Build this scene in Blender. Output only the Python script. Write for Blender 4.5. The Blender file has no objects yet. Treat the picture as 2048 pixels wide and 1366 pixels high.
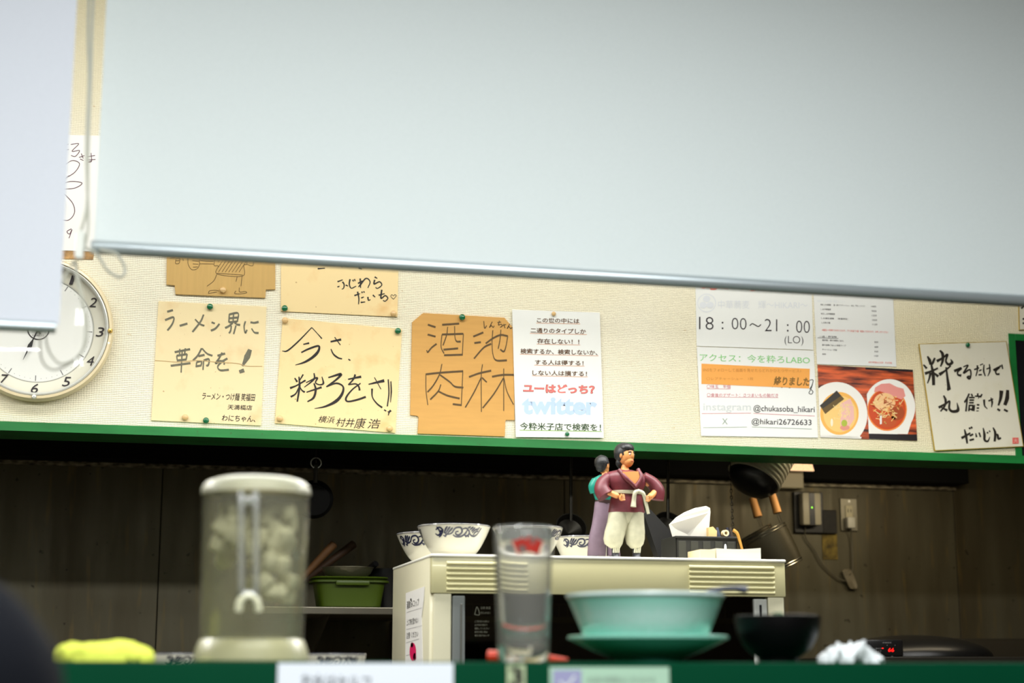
import bpy, bmesh, math, random
from mathutils import Vector, Matrix, noise
random.seed(7)
SC = bpy.context.scene
COL = SC.collection
# ---------------------------------------------------------------- camera
EYE = 1.25
FPX = 3300.0
PITCH = math.atan(662 / FPX)
YAW = math.radians(13.66)
cam_d = bpy.data.cameras.new('camera')
cam = bpy.data.objects.new('camera', cam_d)
COL.objects.link(cam)
cam_d.sensor_width = 36.0
cam_d.lens = FPX / 2048 * 36.0
cam.location = (0, 0, EYE)
cam.rotation_euler = (math.pi / 2 + PITCH, 0, -YAW)
cam_d.clip_start = 0.02
cam_d.dof.use_dof = True
cam_d.dof.focus_distance = 3.5
cam_d.dof.aperture_fstop = 2.9
SC.camera = cam
# ---------------------------------------------------------------- world, exposure
w = bpy.data.worlds.new('world'); SC.world = w
w.use_nodes = True
w.node_tree.nodes['Background'].inputs[0].default_value = (0.9, 0.95, 1.0, 1)
w.node_tree.nodes['Background'].inputs[1].default_value = 0.3
SC.view_settings.view_transform = 'Standard'
SC.view_settings.look = 'None'
SC.view_settings.gamma = 1
SC.view_settings.use_curve_mapping = False
SC.view_settings.exposure = 0.0
SC.cycles.use_denoising = True
SC.cycles.max_bounces = 14
SC.cycles.transmission_bounces = 12
SC.cycles.transparent_max_bounces = 32
SC.cycles.sample_clamp_indirect = 6.0
SC.cycles.caustics_refractive = False
SC.cycles.caustics_reflective = False

def area_light(name, loc, sx, sy, power, color=(1, 1, 1), rot=(0, 0, 0)):
    d = bpy.data.lights.new(name, 'AREA'); d.shape = 'RECTANGLE'
    d.size = sx; d.size_y = sy; d.energy = power; d.color = color
    o = bpy.data.objects.new(name, d); COL.objects.link(o)
    o.location = loc; o.rotation_euler = rot
    return o
# tube light over the kitchen pass, between the roller screens and the sign wall
area_light('kitchen_tube_light', (1.08, 2.85, 2.035), 2.1, 0.06, 24, (1.0, 0.985, 0.95))
area_light('kitchen_tube_light', (-0.79, 2.85, 2.035), 1.2, 0.06, 12, (1.0, 0.985, 0.95))
area_light('added_wall_fill_light', (0.35, 2.86, 2.60), 3.4, 0.14, 22.5, (1.0, 0.985, 0.95), (math.radians(32), 0, 0))  # unseen fill, added to brighten the upper sign wall and the screen gap
area_light('added_hood_fill_light', (1.95, 3.77, 1.80), 0.7, 0.06, 2.7, (1.0, 0.84, 0.58), (math.radians(26), 0, 0))  # warm fill added for the right back wall, apart from the lamp cover
# ceiling panels above the customers
area_light('dining_panel_light', (0.3, 0.85, 2.60), 1.8, 0.5, 71, (0.95, 0.985, 1.0))
area_light('dining_panel_light', (0.3, -1.2, 2.60), 1.8, 0.5, 58, (0.95, 0.985, 1.0))

# ---------------------------------------------------------------- projection helpers (from a photo pixel to a point on a real plane)
RC = Matrix.Rotation(-YAW, 3, 'Z') @ Matrix.Rotation(math.pi / 2 + PITCH, 3, 'X')
CAMP = Vector((0, 0, EYE))
def ray(px, py):
    return RC @ Vector(((px - 1024) / FPX, -(py - 683) / FPX, -1.0))
def P(px, py, Y):
    d = ray(px, py)
    return CAMP + d * (Y / d.y)
def PX(px, py, X):
    d = ray(px, py)
    return CAMP + d * (X / d.x)
def mpp(p):
    """metres per photo pixel at a point"""
    v = Vector(p) - CAMP
    return v.dot(RC @ Vector((0, 0, -1))) / FPX

# ---------------------------------------------------------------- materials
def lin(c):
    return tuple(((x / 255) / 12.92 if x / 255 <= 0.04045 else ((x / 255 + 0.055) / 1.055) ** 2.4) for x in c)
MATS = {}
def mat(name, rgb, rough=0.6, metal=0.0, spec=0.5, var=0.0, vscale=30, bump=0.0, bscale=200, trans=0.0, ior=1.45,
        emit=0.0, coat=0.0, sss=0.0, alpha=1.0, stretch=None):
    if name in MATS: return MATS[name]
    m = bpy.data.materials.new(name); m.use_nodes = True
    nt = m.node_tree; b = nt.nodes['Principled BSDF']
    c = lin(rgb)
    b.inputs['Base Color'].default_value = (*c, 1)
    b.inputs['Roughness'].default_value = rough
    b.inputs['Metallic'].default_value = metal
    b.inputs['Specular IOR Level'].default_value = spec
    b.inputs['IOR'].default_value = ior
    b.inputs['Transmission Weight'].default_value = trans
    b.inputs['Coat Weight'].default_value = coat
    b.inputs['Alpha'].default_value = alpha
    if emit:
        b.inputs['Emission Color'].default_value = (*c, 1)
        b.inputs['Emission Strength'].default_value = emit
    tc = nt.nodes.new('ShaderNodeTexCoord')
    mp = nt.nodes.new('ShaderNodeMapping')
    nt.links.new(tc.outputs['Object'], mp.inputs[0])
    if stretch: mp.inputs['Scale'].default_value = stretch
    if var:
        n = nt.nodes.new('ShaderNodeTexNoise'); n.inputs['Scale'].default_value = vscale
        n.inputs['Detail'].default_value = 6
        nt.links.new(mp.outputs[0], n.inputs['Vector'])
        r = nt.nodes.new('ShaderNodeValToRGB')
        r.color_ramp.elements[0].position = 0.3; r.color_ramp.elements[1].position = 0.7
        r.color_ramp.elements[0].color = (*[max(0, x * (1 - var)) for x in c], 1)
        r.color_ramp.elements[1].color = (*[min(1, x * (1 + var * 0.6)) for x in c], 1)
        nt.links.new(n.outputs['Fac'], r.inputs[0]); nt.links.new(r.outputs[0], b.inputs['Base Color'])
    if bump:
        n2 = nt.nodes.new('ShaderNodeTexNoise'); n2.inputs['Scale'].default_value = bscale
        n2.inputs['Detail'].default_value = 4
        nt.links.new(mp.outputs[0], n2.inputs['Vector'])
        bp = nt.nodes.new('ShaderNodeBump'); bp.inputs['Strength'].default_value = bump
        bp.inputs['Distance'].default_value = 0.002
        nt.links.new(n2.outputs['Fac'], bp.inputs['Height']); nt.links.new(bp.outputs[0], b.inputs['Normal'])
    MATS[name] = m
    return m

def nodes_of(m): return m.node_tree, m.node_tree.nodes['Principled BSDF']
def mixrgb(nt, fac, a, b, mode='MIX'):
    n = nt.nodes.new('ShaderNodeMix'); n.data_type = 'RGBA'; n.blend_type = mode
    for s, v in ((0, fac), (6, a), (7, b)):
        if hasattr(v, 'node'): nt.links.new(v, n.inputs[s])
        elif s == 0: n.inputs[0].default_value = v
        else: n.inputs[s].default_value = (*v, 1)
    return n.outputs[2]
def noise_node(nt, scale, detail=4, vec=None, lo=0.4, hi=0.6):
    n = nt.nodes.new('ShaderNodeTexNoise'); n.inputs['Scale'].default_value = scale; n.inputs['Detail'].default_value = detail
    if vec is not None: nt.links.new(vec, n.inputs['Vector'])
    mr = nt.nodes.new('ShaderNodeMapRange'); mr.inputs[1].default_value = lo; mr.inputs[2].default_value = hi
    nt.links.new(n.outputs['Fac'], mr.inputs[0])
    return mr.outputs[0]
def math_node(nt, op, a, b=None):
    n = nt.nodes.new('ShaderNodeMath'); n.operation = op
    for i, v in enumerate((a, b)):
        if v is None: continue
        if hasattr(v, 'node'): nt.links.new(v, n.inputs[i])
        else: n.inputs[i].default_value = v
    return n.outputs[0]
def obj_vec(nt, scale=(1, 1, 1)):
    tc = nt.nodes.new('ShaderNodeTexCoord'); mp = nt.nodes.new('ShaderNodeMapping')
    mp.inputs['Scale'].default_value = scale
    nt.links.new(tc.outputs['Object'], mp.inputs[0]); return mp.outputs[0]

def wallpaper_mat():
    m = mat('woven_wallpaper', (238, 229, 200), 0.85, spec=0.2)
    nt, b = nodes_of(m)
    v = obj_vec(nt)
    sx = nt.nodes.new('ShaderNodeSeparateXYZ'); nt.links.new(v, sx.inputs[0])
    ws = nt.nodes.new('ShaderNodeTexNoise'); ws.inputs['Scale'].default_value = 60; nt.links.new(v, ws.inputs['Vector'])
    z = math_node(nt, 'SINE', math_node(nt, 'ADD', math_node(nt, 'MULTIPLY', sx.outputs[2], 2 * math.pi / 0.0040), math_node(nt, 'MULTIPLY', ws.outputs['Fac'], 5.0)))
    x = math_node(nt, 'SINE', math_node(nt, 'ADD', math_node(nt, 'MULTIPLY', sx.outputs[0], 2 * math.pi / 0.0052), math_node(nt, 'MULTIPLY', ws.outputs['Fac'], 7.0)))
    h = math_node(nt, 'ADD', z, math_node(nt, 'MULTIPLY', x, 0.55))
    fn = nt.nodes.new('ShaderNodeTexNoise'); fn.inputs['Scale'].default_value = 400; nt.links.new(v, fn.inputs['Vector'])
    h = math_node(nt, 'ADD', h, math_node(nt, 'MULTIPLY', fn.outputs['Fac'], 1.5))
    bp = nt.nodes.new('ShaderNodeBump'); bp.inputs['Strength'].default_value = 0.6; bp.inputs['Distance'].default_value = 0.0007
    nt.links.new(h, bp.inputs['Height']); nt.links.new(bp.outputs[0], b.inputs['Normal'])
    base = mixrgb(nt, noise_node(nt, 1.3, 3, v, 0.35, 0.7), lin((245, 240, 220)), lin((236, 226, 190)))
    sp = noise_node(nt, 90, 2, v, 0.74, 0.78)
    b_ = mixrgb(nt, math_node(nt, 'MULTIPLY', sp, 0.5), base, lin((190, 150, 90)))
    nt.links.new(b_, b.inputs['Base Color'])
    return m
def board_mat(name, rgb, stain=(214, 170, 110), amt=0.5):
    m = mat(name, rgb, 0.75, spec=0.25)
    nt, b = nodes_of(m)
    v = obj_vec(nt)
    f = noise_node(nt, 16, 5, v, 0.55, 0.8)
    c = mixrgb(nt, math_node(nt, 'MULTIPLY', f, amt), lin(rgb), lin(stain))
    f2 = noise_node(nt, 110, 2, v, 0.73, 0.78)
    c = mixrgb(nt, math_node(nt, 'MULTIPLY', f2, 0.6), c, lin((150, 100, 50)))
    nt.links.new(c, b.inputs['Base Color'])
    return m
def steel_mat():
    m = mat('grimy_stainless_steel', (120, 115, 100), 0.42, metal=0.4, spec=0.5)
    nt, b = nodes_of(m)
    v = obj_vec(nt, (1, 1, 0.12)); v2 = obj_vec(nt)
    c = mixrgb(nt, noise_node(nt, 9, 6, v, 0.35, 0.65), lin((92, 88, 70)), lin((73, 66, 47)))
    c = mixrgb(nt, math_node(nt, 'MULTIPLY', noise_node(nt, 40, 5, v, 0.58, 0.7), 0.35), c, lin((122, 102, 52)))
    c = mixrgb(nt, math_node(nt, 'MULTIPLY', noise_node(nt, 45, 3, v2, 0.68, 0.74), 0.8), c, lin((32, 26, 16)))
    nt.links.new(c, b.inputs['Base Color'])
    nt.links.new(math_node(nt, 'ADD', math_node(nt, 'MULTIPLY', noise_node(nt, 25, 4, v, 0.3, 0.7), 0.25), 0.34), b.inputs['Roughness'])
    return m
def green_mat():
    m = mat('green_painted_wood', (20, 122, 52), 0.5)
    nt, b = nodes_of(m)
    v = obj_vec(nt, (0.25, 1, 1)); v2 = obj_vec(nt)
    c = mixrgb(nt, noise_node(nt, 20, 5, v, 0.35, 0.65), lin((22, 128, 56)), lin((12, 106, 44)))
    c = mixrgb(nt, math_node(nt, 'MULTIPLY', noise_node(nt, 60, 4, v2, 0.66, 0.72), 0.7), c, lin((60, 66, 30)))
    nt.links.new(c, b.inputs['Base Color'])
    return m

M_WALL = wallpaper_mat(); M_STEEL = steel_mat(); M_GREEN = green_mat()
M_INK = mat('black_ink', (28, 25, 22), 0.6)
M_GREYINK = mat('grey_marker_ink', (112, 110, 92), 0.7, var=0.25, vscale=120)
M_BROWNINK = mat('brown_marker_ink', (92, 72, 42), 0.7, var=0.2, vscale=150)
M_BRUSH = mat('brush_ink', (38, 32, 22), 0.55, var=0.3, vscale=150)
M_PENCIL = mat('thin_pen_ink', (110, 88, 50), 0.7)
M_LAM = mat('laminated_white_paper', (236, 238, 234), 0.3, spec=0.4, bump=0.1, bscale=25)
M_PIN_G = mat('green_pin_plastic', (10, 105, 62), 0.25, coat=0.5)
M_PIN_W = mat('tan_pin_plastic', (222, 186, 128), 0.35, coat=0.3)
M_METAL = mat('brushed_metal', (170, 170, 165), 0.3, metal=1.0)
M_BLACK = mat('black_plastic', (14, 14, 15), 0.35)
M_DARK = mat('dull_black', (9, 9, 8), 0.8, spec=0.15)  # near black; carries the shade inside the hood

# ---------------------------------------------------------------- object helpers
WO = {}   # world origin of each object
def meta(o, label=None, cat=None, group=None, kind=None):
    if label: o['label'] = label
    if cat: o['category'] = cat
    if group: o['group'] = group
    if kind: o['kind'] = kind
    return o
def place(o, origin, parent):
    origin = Vector(origin)
    WO[o] = origin
    if parent is not None:
        o.parent = parent; o.location = origin - WO[parent]
    else: o.location = origin
def empty(name, loc, label=None, cat=None, group=None, kind=None):
    o = bpy.data.objects.new(name, None); COL.objects.link(o)
    o.empty_display_size = 0.02
    place(o, loc, None)
    return meta(o, label, cat, group, kind)
def mk(name, verts, faces, mats, parent=None, origin=None, smooth=False, idx=None, label=None, cat=None, group=None, kind=None, angle=35):
    """mesh object from world-space vertices"""
    if not isinstance(mats, (list, tuple)): mats = [mats]
    if origin is None:
        xs = [v[0] for v in verts]; ys = [v[1] for v in verts]; zs = [v[2] for v in verts]
        origin = ((min(xs) + max(xs)) / 2, (min(ys) + max(ys)) / 2, min(zs))
    origin = Vector(origin)
    me = bpy.data.meshes.new(name)
    me.from_pydata([tuple(Vector(v) - origin) for v in verts], [], faces)
    for m in mats: me.materials.append(m)
    if idx:
        for p, i in zip(me.polygons, idx): p.material_index = i
    me.validate(); me.update()
    if smooth:
        for p in me.polygons: p.use_smooth = True
        me.set_sharp_from_angle(angle=math.radians(angle))
    o = bpy.data.objects.new(name, me); COL.objects.link(o)
    place(o, origin, parent)
    return meta(o, label, cat, group, kind)

class G:
    """geometry accumulator in world space"""
    def __init__(s): s.v = []; s.f = []; s.i = []
    def add(s, v, f, i=0):
        n = len(s.v); s.v += [tuple(x) for x in v]; s.f += [tuple(n + k for k in q) for q in f]; s.i += [i] * len(f); return s
    def box(s, a, b, i=0, M=None):
        x0, y0, z0 = a; x1, y1, z1 = b
        v = [Vector(p) for p in ((x0, y0, z0), (x1, y0, z0), (x1, y1, z0), (x0, y1, z0), (x0, y0, z1), (x1, y0, z1), (x1, y1, z1), (x0, y1, z1))]
        if M is not None: v = [M @ p for p in v]
        return s.add(v, [(0, 3, 2, 1), (4, 5, 6, 7), (0, 1, 5, 4), (1, 2, 6, 5), (2, 3, 7, 6), (3, 0, 4, 7)], i)
    def bbox(s, a, b, r=0.003, i=0, M=None, seg=2):
        bm = bmesh.new(); bmesh.ops.create_cube(bm, size=1)
        for v in bm.verts:
            v.co = Vector([a[k] + (b[k] - a[k]) * (v.co[k] + 0.5) for k in range(3)])
        bmesh.ops.bevel(bm, geom=bm.edges[:], offset=min(r, 0.45 * min(abs(b[k] - a[k]) for k in range(3))), segments=seg, affect='EDGES', profile=0.5)
        bm.verts.index_update()
        vv = [(M @ v.co if M is not None else v.co.copy()) for v in bm.verts]
        ff = [tuple(v.index for v in f.verts) for f in bm.faces]
        bm.free(); return s.add(vv, ff, i)
    def lathe(s, prof, base=(0, 0, 0), seg=48, i=0, M=None, cap=False, a0=0, a1=2 * math.pi):
        full = abs(a1 - a0 - 2 * math.pi) < 1e-6
        n = seg if full else seg + 1
        v = []; f = []
        for r, z in prof:
            for k in range(n):
                a = a0 + (a1 - a0) * k / seg
                p = Vector((r * math.cos(a), r * math.sin(a), z))
                if M is not None: p = M @ p
                v.append(p + Vector(base))
        for j in range(len(prof) - 1):
            for k in range(seg):
                k2 = (k + 1) % n
                f.append((j * n + k, j * n + k2, (j + 1) * n + k2, (j + 1) * n + k))
        if cap:
            f.append(tuple(range(n))[::-1]); f.append(tuple((len(prof) - 1) * n + k for k in range(n)))
        return s.add(v, f, i)
    def tube(s, pts, r, seg=8, i=0, closed=False, rr=None, smooth=0):
        pts = [Vector(p) for p in pts]
        if smooth: pts = catmull(pts, smooth, closed)
        n = len(pts); v = []; f = []
        up = Vector((0.123, 0.97, 0.21)).normalized()
        for k, p in enumerate(pts):
            if closed: t = (pts[(k + 1) % n] - pts[k - 1])
            else: t = (pts[min(k + 1, n - 1)] - pts[max(k - 1, 0)])
            if t.length < 1e-9: t = Vector((0, 0, 1))
            t.normalize()
            a = t.cross(up)
            if a.length < 1e-3: a = t.cross(Vector((1, 0, 0)))
            a.normalize(); b = t.cross(a)
            q = rr[k] if rr and not smooth else (r if not rr else rr[0] + (rr[-1] - rr[0]) * k / (n - 1))
            for j in range(seg):
                an = 2 * math.pi * j / seg
                v.append(p + (a * math.cos(an) + b * math.sin(an)) * q)
        m = n if closed else n - 1
        for k in range(m):
            for j in range(seg):
                f.append((k * seg + j, k * seg + (j + 1) % seg, ((k + 1) % n) * seg + (j + 1) % seg, ((k + 1) % n) * seg + j))
        if not closed:
            f.append(tuple(range(seg))[::-1]); f.append(tuple((n - 1) * seg + j for j in range(seg)))
        return s.add(v, f, i)
    def loft(s, secs, seg=16, i=0, M=None, pw=1.0):
        """secs: (x,y,z,rx,ry) horizontal-ish ellipses"""
        v = []; f = []
        for (x, y, z, rx, ry) in secs:
            for k in range(seg):
                a = 2 * math.pi * k / seg
                c, sn = math.cos(a), math.sin(a)
                c = math.copysign(abs(c) ** pw, c); sn = math.copysign(abs(sn) ** pw, sn)
                p = Vector((x + rx * c, y + ry * sn, z))
                v.append(M @ p if M is not None else p)
        for j in range(len(secs) - 1):
            for k in range(seg):
                f.append((j * seg + k, j * seg + (k + 1) % seg, (j + 1) * seg + (k + 1) % seg, (j + 1) * seg + k))
        f.append(tuple(range(seg))[::-1]); f.append(tuple((len(secs) - 1) * seg + k for k in range(seg)))
        return s.add(v, f, i)
    def ell(s, c, r, seg=16, i=0, M=None, wob=0, wf=30):
        v = []; f = []; R = seg // 2
        for j in range(R + 1):
            th = math.pi * j / R
            for k in range(seg):
                a = 2 * math.pi * k / seg
                d = Vector((math.sin(th) * math.cos(a), math.sin(th) * math.sin(a), math.cos(th)))
                q = 1 + (wob * noise.noise(d * wf * 0.1 + Vector(c) * 50) if wob else 0)
                p = Vector((d.x * r[0] * q, d.y * r[1] * q, d.z * r[2] * q))
                if M is not None: p = M @ p
                v.append(p + Vector(c))
        for j in range(R):
            for k in range(seg):
                f.append((j * seg + k, (j + 1) * seg + k, (j + 1) * seg + (k + 1) % seg, j * seg + (k + 1) % seg))
        return s.add(v, f, i)
    def prism(s, front, off, i=0):
        n = len(front); fr = [Vector(p) for p in front]; bk = [p + Vector(off) for p in fr]
        f = [tuple(range(n)), tuple(range(2 * n - 1, n - 1, -1))]
        f += [(k, n + k, n + (k + 1) % n, (k + 1) % n) for k in range(n)]
        return s.add(fr + bk, f, i)
    def mk(s, name, mats, parent=None, **kw):
        return mk(name, s.v, s.f, mats, parent, idx=s.i if isinstance(mats, (list, tuple)) and len(mats) > 1 else None, **kw)

def catmull(pts, sub, closed=False):
    out = []; n = len(pts)
    if n < 3: return pts
    rng = n if closed else n - 1
    for k in range(rng):
        p0 = pts[(k - 1) % n] if closed or k > 0 else pts[0] * 2 - pts[1]
        p1 = pts[k]; p2 = pts[(k + 1) % n]
        p3 = pts[(k + 2) % n] if closed or k + 2 < n else pts[-1] * 2 - pts[-2]
        for j in range(sub):
            t = j / sub
            out.append(0.5 * ((2 * p1) + (p2 - p0) * t + (2 * p0 - 5 * p1 + 4 * p2 - p3) * t * t + (3 * p1 - p0 - 3 * p2 + p3) * t ** 3))
    if not closed: out.append(pts[-1])
    return out

FONTC = {}
def glyph_mesh(body, offset=0.0):
    k = (body, offset)
    if k in FONTC: return FONTC[k]
    c = bpy.data.curves.new('t', 'FONT'); c.body = body; c.resolution_u = 3; c.offset = offset
    o = bpy.data.objects.new('t', c); COL.objects.link(o)
    bpy.context.view_layer.update()
    dg = bpy.context.evaluated_depsgraph_get()
    me = o.evaluated_get(dg).to_mesh()
    v = [(q.co.x, q.co.y) for q in me.vertices]; f = [tuple(p.vertices) for p in me.polygons]
    o.evaluated_get(dg).to_mesh_clear()
    bpy.data.objects.remove(o); bpy.data.curves.remove(c)
    FONTC[k] = (v, f); return FONTC[k]

class Ink:
    """flat print laid on a planar (or mapped) surface; coordinates come from an enlargement of the sheet"""
    def __init__(s, mp, sgn=-1): s.mp = mp; s.g = G(); s.m = []; s.lift = 0.0004
    def mi(s, m):
        if m not in s.m: s.m.append(m)
        return s.m.index(m)
    def poly(s, pts, m, lift=0.0, clip=None):
        if clip: pts = clip_poly(pts, clip)
        if len(pts) < 3: return
        s.g.add([s.mp(x, y, s.lift + lift) for x, y in pts], [tuple(range(len(pts)))], s.mi(m))
    def stroke(s, pts, wd, m, nib=None, sub=6, lift=0.0):
        p = [Vector((x, y)) for x, y in pts]
        if len(p) > 2: p = catmull(p, sub)
        elif len(p) == 2: p = [p[0].lerp(p[1], t / 4) for t in range(5)]
        n = len(p); v = []
        if not isinstance(wd, (list, tuple)): wd = [wd, wd]
        for k in range(n):
            t = p[min(k + 1, n - 1)] - p[max(k - 1, 0)]
            if t.length < 1e-6: t = Vector((1, 0))
            t.normalize(); nn = Vector((-t.y, t.x))
            u = k / (n - 1) * (len(wd) - 1); j = min(int(u), len(wd) - 2); q = wd[j] + (wd[j + 1] - wd[j]) * (u - j)
            if nib: q = math.hypot(q, abs(nn.dot(Vector(nib))))
            a = p[k] + nn * q / 2; b = p[k] - nn * q / 2
            v += [s.mp(a.x, a.y, s.lift + lift), s.mp(b.x, b.y, s.lift + lift)]
        s.g.add(v, [(2 * k, 2 * k + 1, 2 * k + 3, 2 * k + 2) for k in range(n - 1)], s.mi(m))
        s.lift += 0.000004
    def brush(s, pts, wd, m, f):
        s.stroke(pts, [q * f for q in wd] if isinstance(wd, (list, tuple)) else wd * f, m)
    def strokes(s, L, wd, m, nib=None):
        for q in L: s.stroke(q, wd, m, nib)
    def text(s, body, x0, x1, yt, yb, m, slope=0.0, offset=0.0, shear=0.0, lift=0.0):
        v, f = glyph_mesh(body, offset)
        if not v: return
        a0 = min(q[0] for q in v); a1 = max(q[0] for q in v); b0 = min(q[1] for q in v); b1 = max(q[1] for q in v)
        out = []
        for (x, y) in v:
            u = (x - a0) / (a1 - a0); t = (y - b0) / (b1 - b0)
            X = x0 + (x1 - x0) * u + shear * t * (yb - yt); Yv = yb + (yt - yb) * t + slope * (X - x0)
            out.append(s.mp(X, Yv, s.lift + lift))
        s.g.add(out, f, s.mi(m))
        s.lift += 0.000004
    def disc(s, cx, cy, rx, ry, m, lift=0.0, clip=None, n=40):
        s.poly([(cx + rx * math.cos(2 * math.pi * k / n), cy + ry * math.sin(2 * math.pi * k / n)) for k in range(n)], m, lift, clip)
    def ring(s, cx, cy, r, wd, m, n=40):
        s.stroke([(cx + r * math.cos(2 * math.pi * k / n), cy + r * math.sin(2 * math.pi * k / n)) for k in range(n + 1)], wd, m, sub=1)
    def mk(s, name, parent, **kw):
        return s.g.mk(name, s.m if len(s.m) > 1 else s.m[0], parent, **kw)

def clip_poly(pts, clip):
    area = sum(clip[k][0] * clip[(k + 1) % len(clip)][1] - clip[(k + 1) % len(clip)][0] * clip[k][1] for k in range(len(clip)))
    sg = 1 if area > 0 else -1
    out = list(pts)
    for k in range(len(clip)):
        a = clip[k]; b = clip[(k + 1) % len(clip)]
        def side(p): return sg * ((b[0] - a[0]) * (p[1] - a[1]) - (b[1] - a[1]) * (p[0] - a[0]))
        res = []
        for j in range(len(out)):
            p = out[j]; q = out[(j + 1) % len(out)]; sp, sq = side(p), side(q)
            if sp >= 0: res.append(p)
            if (sp >= 0) != (sq >= 0):
                t = sp / (sp - sq); res.append((p[0] + (q[0] - p[0]) * t, p[1] + (q[1] - p[1]) * t))
        out = res
        if len(out) < 3: return []
    return out
# ================================================================ SETTING
YW = 3.60     # sign wall (front of the dropped wall)
YB = 4.30     # stainless wall behind the kitchen
XL, XR, YR, ZC = -2.2, 3.6, -2.6, 2.79
M_PLASTER = mat('brown_plaster', (128, 112, 92), 0.9, spec=0.2, bump=0.2, bscale=60)
M_FLOOR = mat('grey_kitchen_floor', (62, 56, 50), 0.6, var=0.2, vscale=8)
M_CEIL = mat('white_ceiling_board', (170, 168, 160), 0.9, spec=0.2)
def struct(name, a, b, m, parent=None):
    return G().box(a, b).mk(name, m, parent, kind='structure')
struct('floor', (XL, YR, -0.1), (XR, YB + 0.1, 0), M_FLOOR)
struct('ceiling', (XL, YR, ZC), (XR, YB + 0.1, ZC + 0.1), M_CEIL)
struct('wall_left', (XL - 0.1, YR, 0), (XL, YB + 0.1, ZC), M_PLASTER)
struct('wall_right', (XR, YR, 0), (XR + 0.1, YB + 0.1, ZC), M_PLASTER)
struct('wall_front', (XL, YR - 0.1, 0), (XR, YR, ZC), M_PLASTER)
wb = struct('wall_back', (XL, YB + 0.004, 0), (XR, YB + 0.1, ZC), M_DARK)
seams = [XL, P(-700, 1200, YB).x, P(315, 1200, YB).x, P(1130, 1200, YB).x, P(1918, 1200, YB).x, XR]
for a, b in zip(seams[:-1], seams[1:]):
    G().bbox((a + 0.0012, YB, 0.0), (b - 0.0012, YB + 0.003, ZC - 0.01), 0.0008, seg=1).mk('panel', M_STEEL, wb)
# dropped wall with the signs, and its green shelf board
ZT0 = P(1000, 893, YW - 0.02).z; ZT1 = P(1000, 876, YW - 0.02).z
struct('wall_center', (XL, YW, ZT1 - 0.002), (XR, YW + 0.1, ZC), M_WALL)
xk = P(2004, 930, YW + 0.1).x
foot = [(XL, YW - 0.02), (XR, YW - 0.02), (XR, YW + 0.012), (xk + 0.12, YW + 0.03), (xk, YW + 0.115), (XL, YW + 0.115)]
G().prism([(x, y, ZT0) for x, y in foot], (0, 0, ZT1 - ZT0)).mk('trim_1', M_GREEN, kind='structure')
# green framed opening at the right end of the sign wall
fr = meta(bpy.data.objects.new('window_1', None), kind='structure'); COL.objects.link(fr); place(fr, P(2020, 905, YW), None)
xa = P(2021, 760, YW).x; zt = P(2030, 668, YW).z; xb = xa + 0.55
gf = G().bbox((xa, YW - 0.004, ZT1), (xa + 0.018, YW - 0.001, zt), 0.001)
gf.bbox((xb, YW - 0.004, ZT1), (xb + 0.018, YW - 0.001, zt), 0.001)
gf.mk('jamb', M_GREEN, fr)
G().bbox((xa + 0.018, YW - 0.004, zt - 0.017), (xb, YW - 0.001, zt), 0.001).mk('head', M_GREEN, fr)
G().box((xa + 0.018, YW - 0.002, ZT1), (xb, YW - 0.001, zt - 0.017)).mk('pane', mat('dark_glass', (24, 26, 28), 0.08), fr)

# kitchen range hood: box against the back wall, painted near black for the cavity's shade, with a grimy bottom lip
ZH = P(1000, 955, YB - 0.02).z
xh = P(1906, 960, YB).x
hood = empty('range_hood', (0, YB - 0.3, ZH), 'near-black range hood over the stainless back wall, below the green shelf board', 'hood')
g = G(); g.box((XL + 0.02, YW + 0.13, ZT0 + 0.13), (xh, YB - 0.004, ZC - 0.02)); g.mk('canopy', M_DARK, hood)
g = G(); g.box((XL + 0.02, YB - 0.09, ZH + 0.012), (xh, YB - 0.005, ZT0 + 0.13)); g.mk('filter_box', M_DARK, hood)
M_GRIME = mat('grimy_lip_metal', (120, 112, 92), 0.5, metal=0.4, var=0.9, vscale=55, stretch=(1, 1, 3))
G().bbox((XL + 0.02, YB - 0.016, ZH), (xh, YB - 0.005, ZH + 0.011), 0.001).mk('lip', M_GRIME, hood)

# lamp housings behind and above the light sources
M_HOUS = mat('white_lamp_housing', (214, 214, 208), 0.5)
for (x, y, z, lx, ly, gap, lb) in ((1.08, 2.85, 2.035, 2.12, 0.09, 0.004, 'long tube lamp hung behind the wide roller screen'), (-0.79, 2.85, 2.035, 1.22, 0.09, 0.004, 'shorter tube lamp hung behind the left roller screen'),
        (0.35, 2.86, 2.60, 3.42, 0.12, 0.05, 'added kitchen ceiling lamp near the sign wall, out of view'), (0.3, 0.85, 2.60, 1.84, 0.54, 0.004, 'square dining lamp nearer the counter'), (0.3, -1.2, 2.60, 1.84, 0.54, 0.004, 'square dining lamp farther from the counter')):
    lt = empty('ceiling_lamp', (x, y, z), lb, 'lamp', 'lamps hanging from the ceiling')
    G().bbox((x - lx / 2, y - ly / 2, z + gap), (x + lx / 2, y + ly / 2, z + gap + 0.03), 0.003).mk('housing', M_HOUS, lt)
    for sx in (-0.35, 0.35): G().tube([(x + sx * lx, y, z + gap + 0.03), (x + sx * lx, y, ZC)], 0.004, 8).mk('rod', M_HOUS, lt)
YRL = 3.80; ZRL = ZT0 + 0.03
rl = empty('hanging_rail', (0.6, YRL, ZRL), 'thin dark rail under the hood from which the kitchen tools hang', 'rail')
M_DST = mat('dark_steel', (46, 44, 38), 0.4, metal=0.8)
xr_a, xr_b = P(560, 930, YRL).x, P(1640, 930, YRL).x
G().tube([(xr_a, YRL, ZRL), (xr_b, YRL, ZRL)], 0.004, 10).mk('bar', M_DST, rl, smooth=True)
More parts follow.
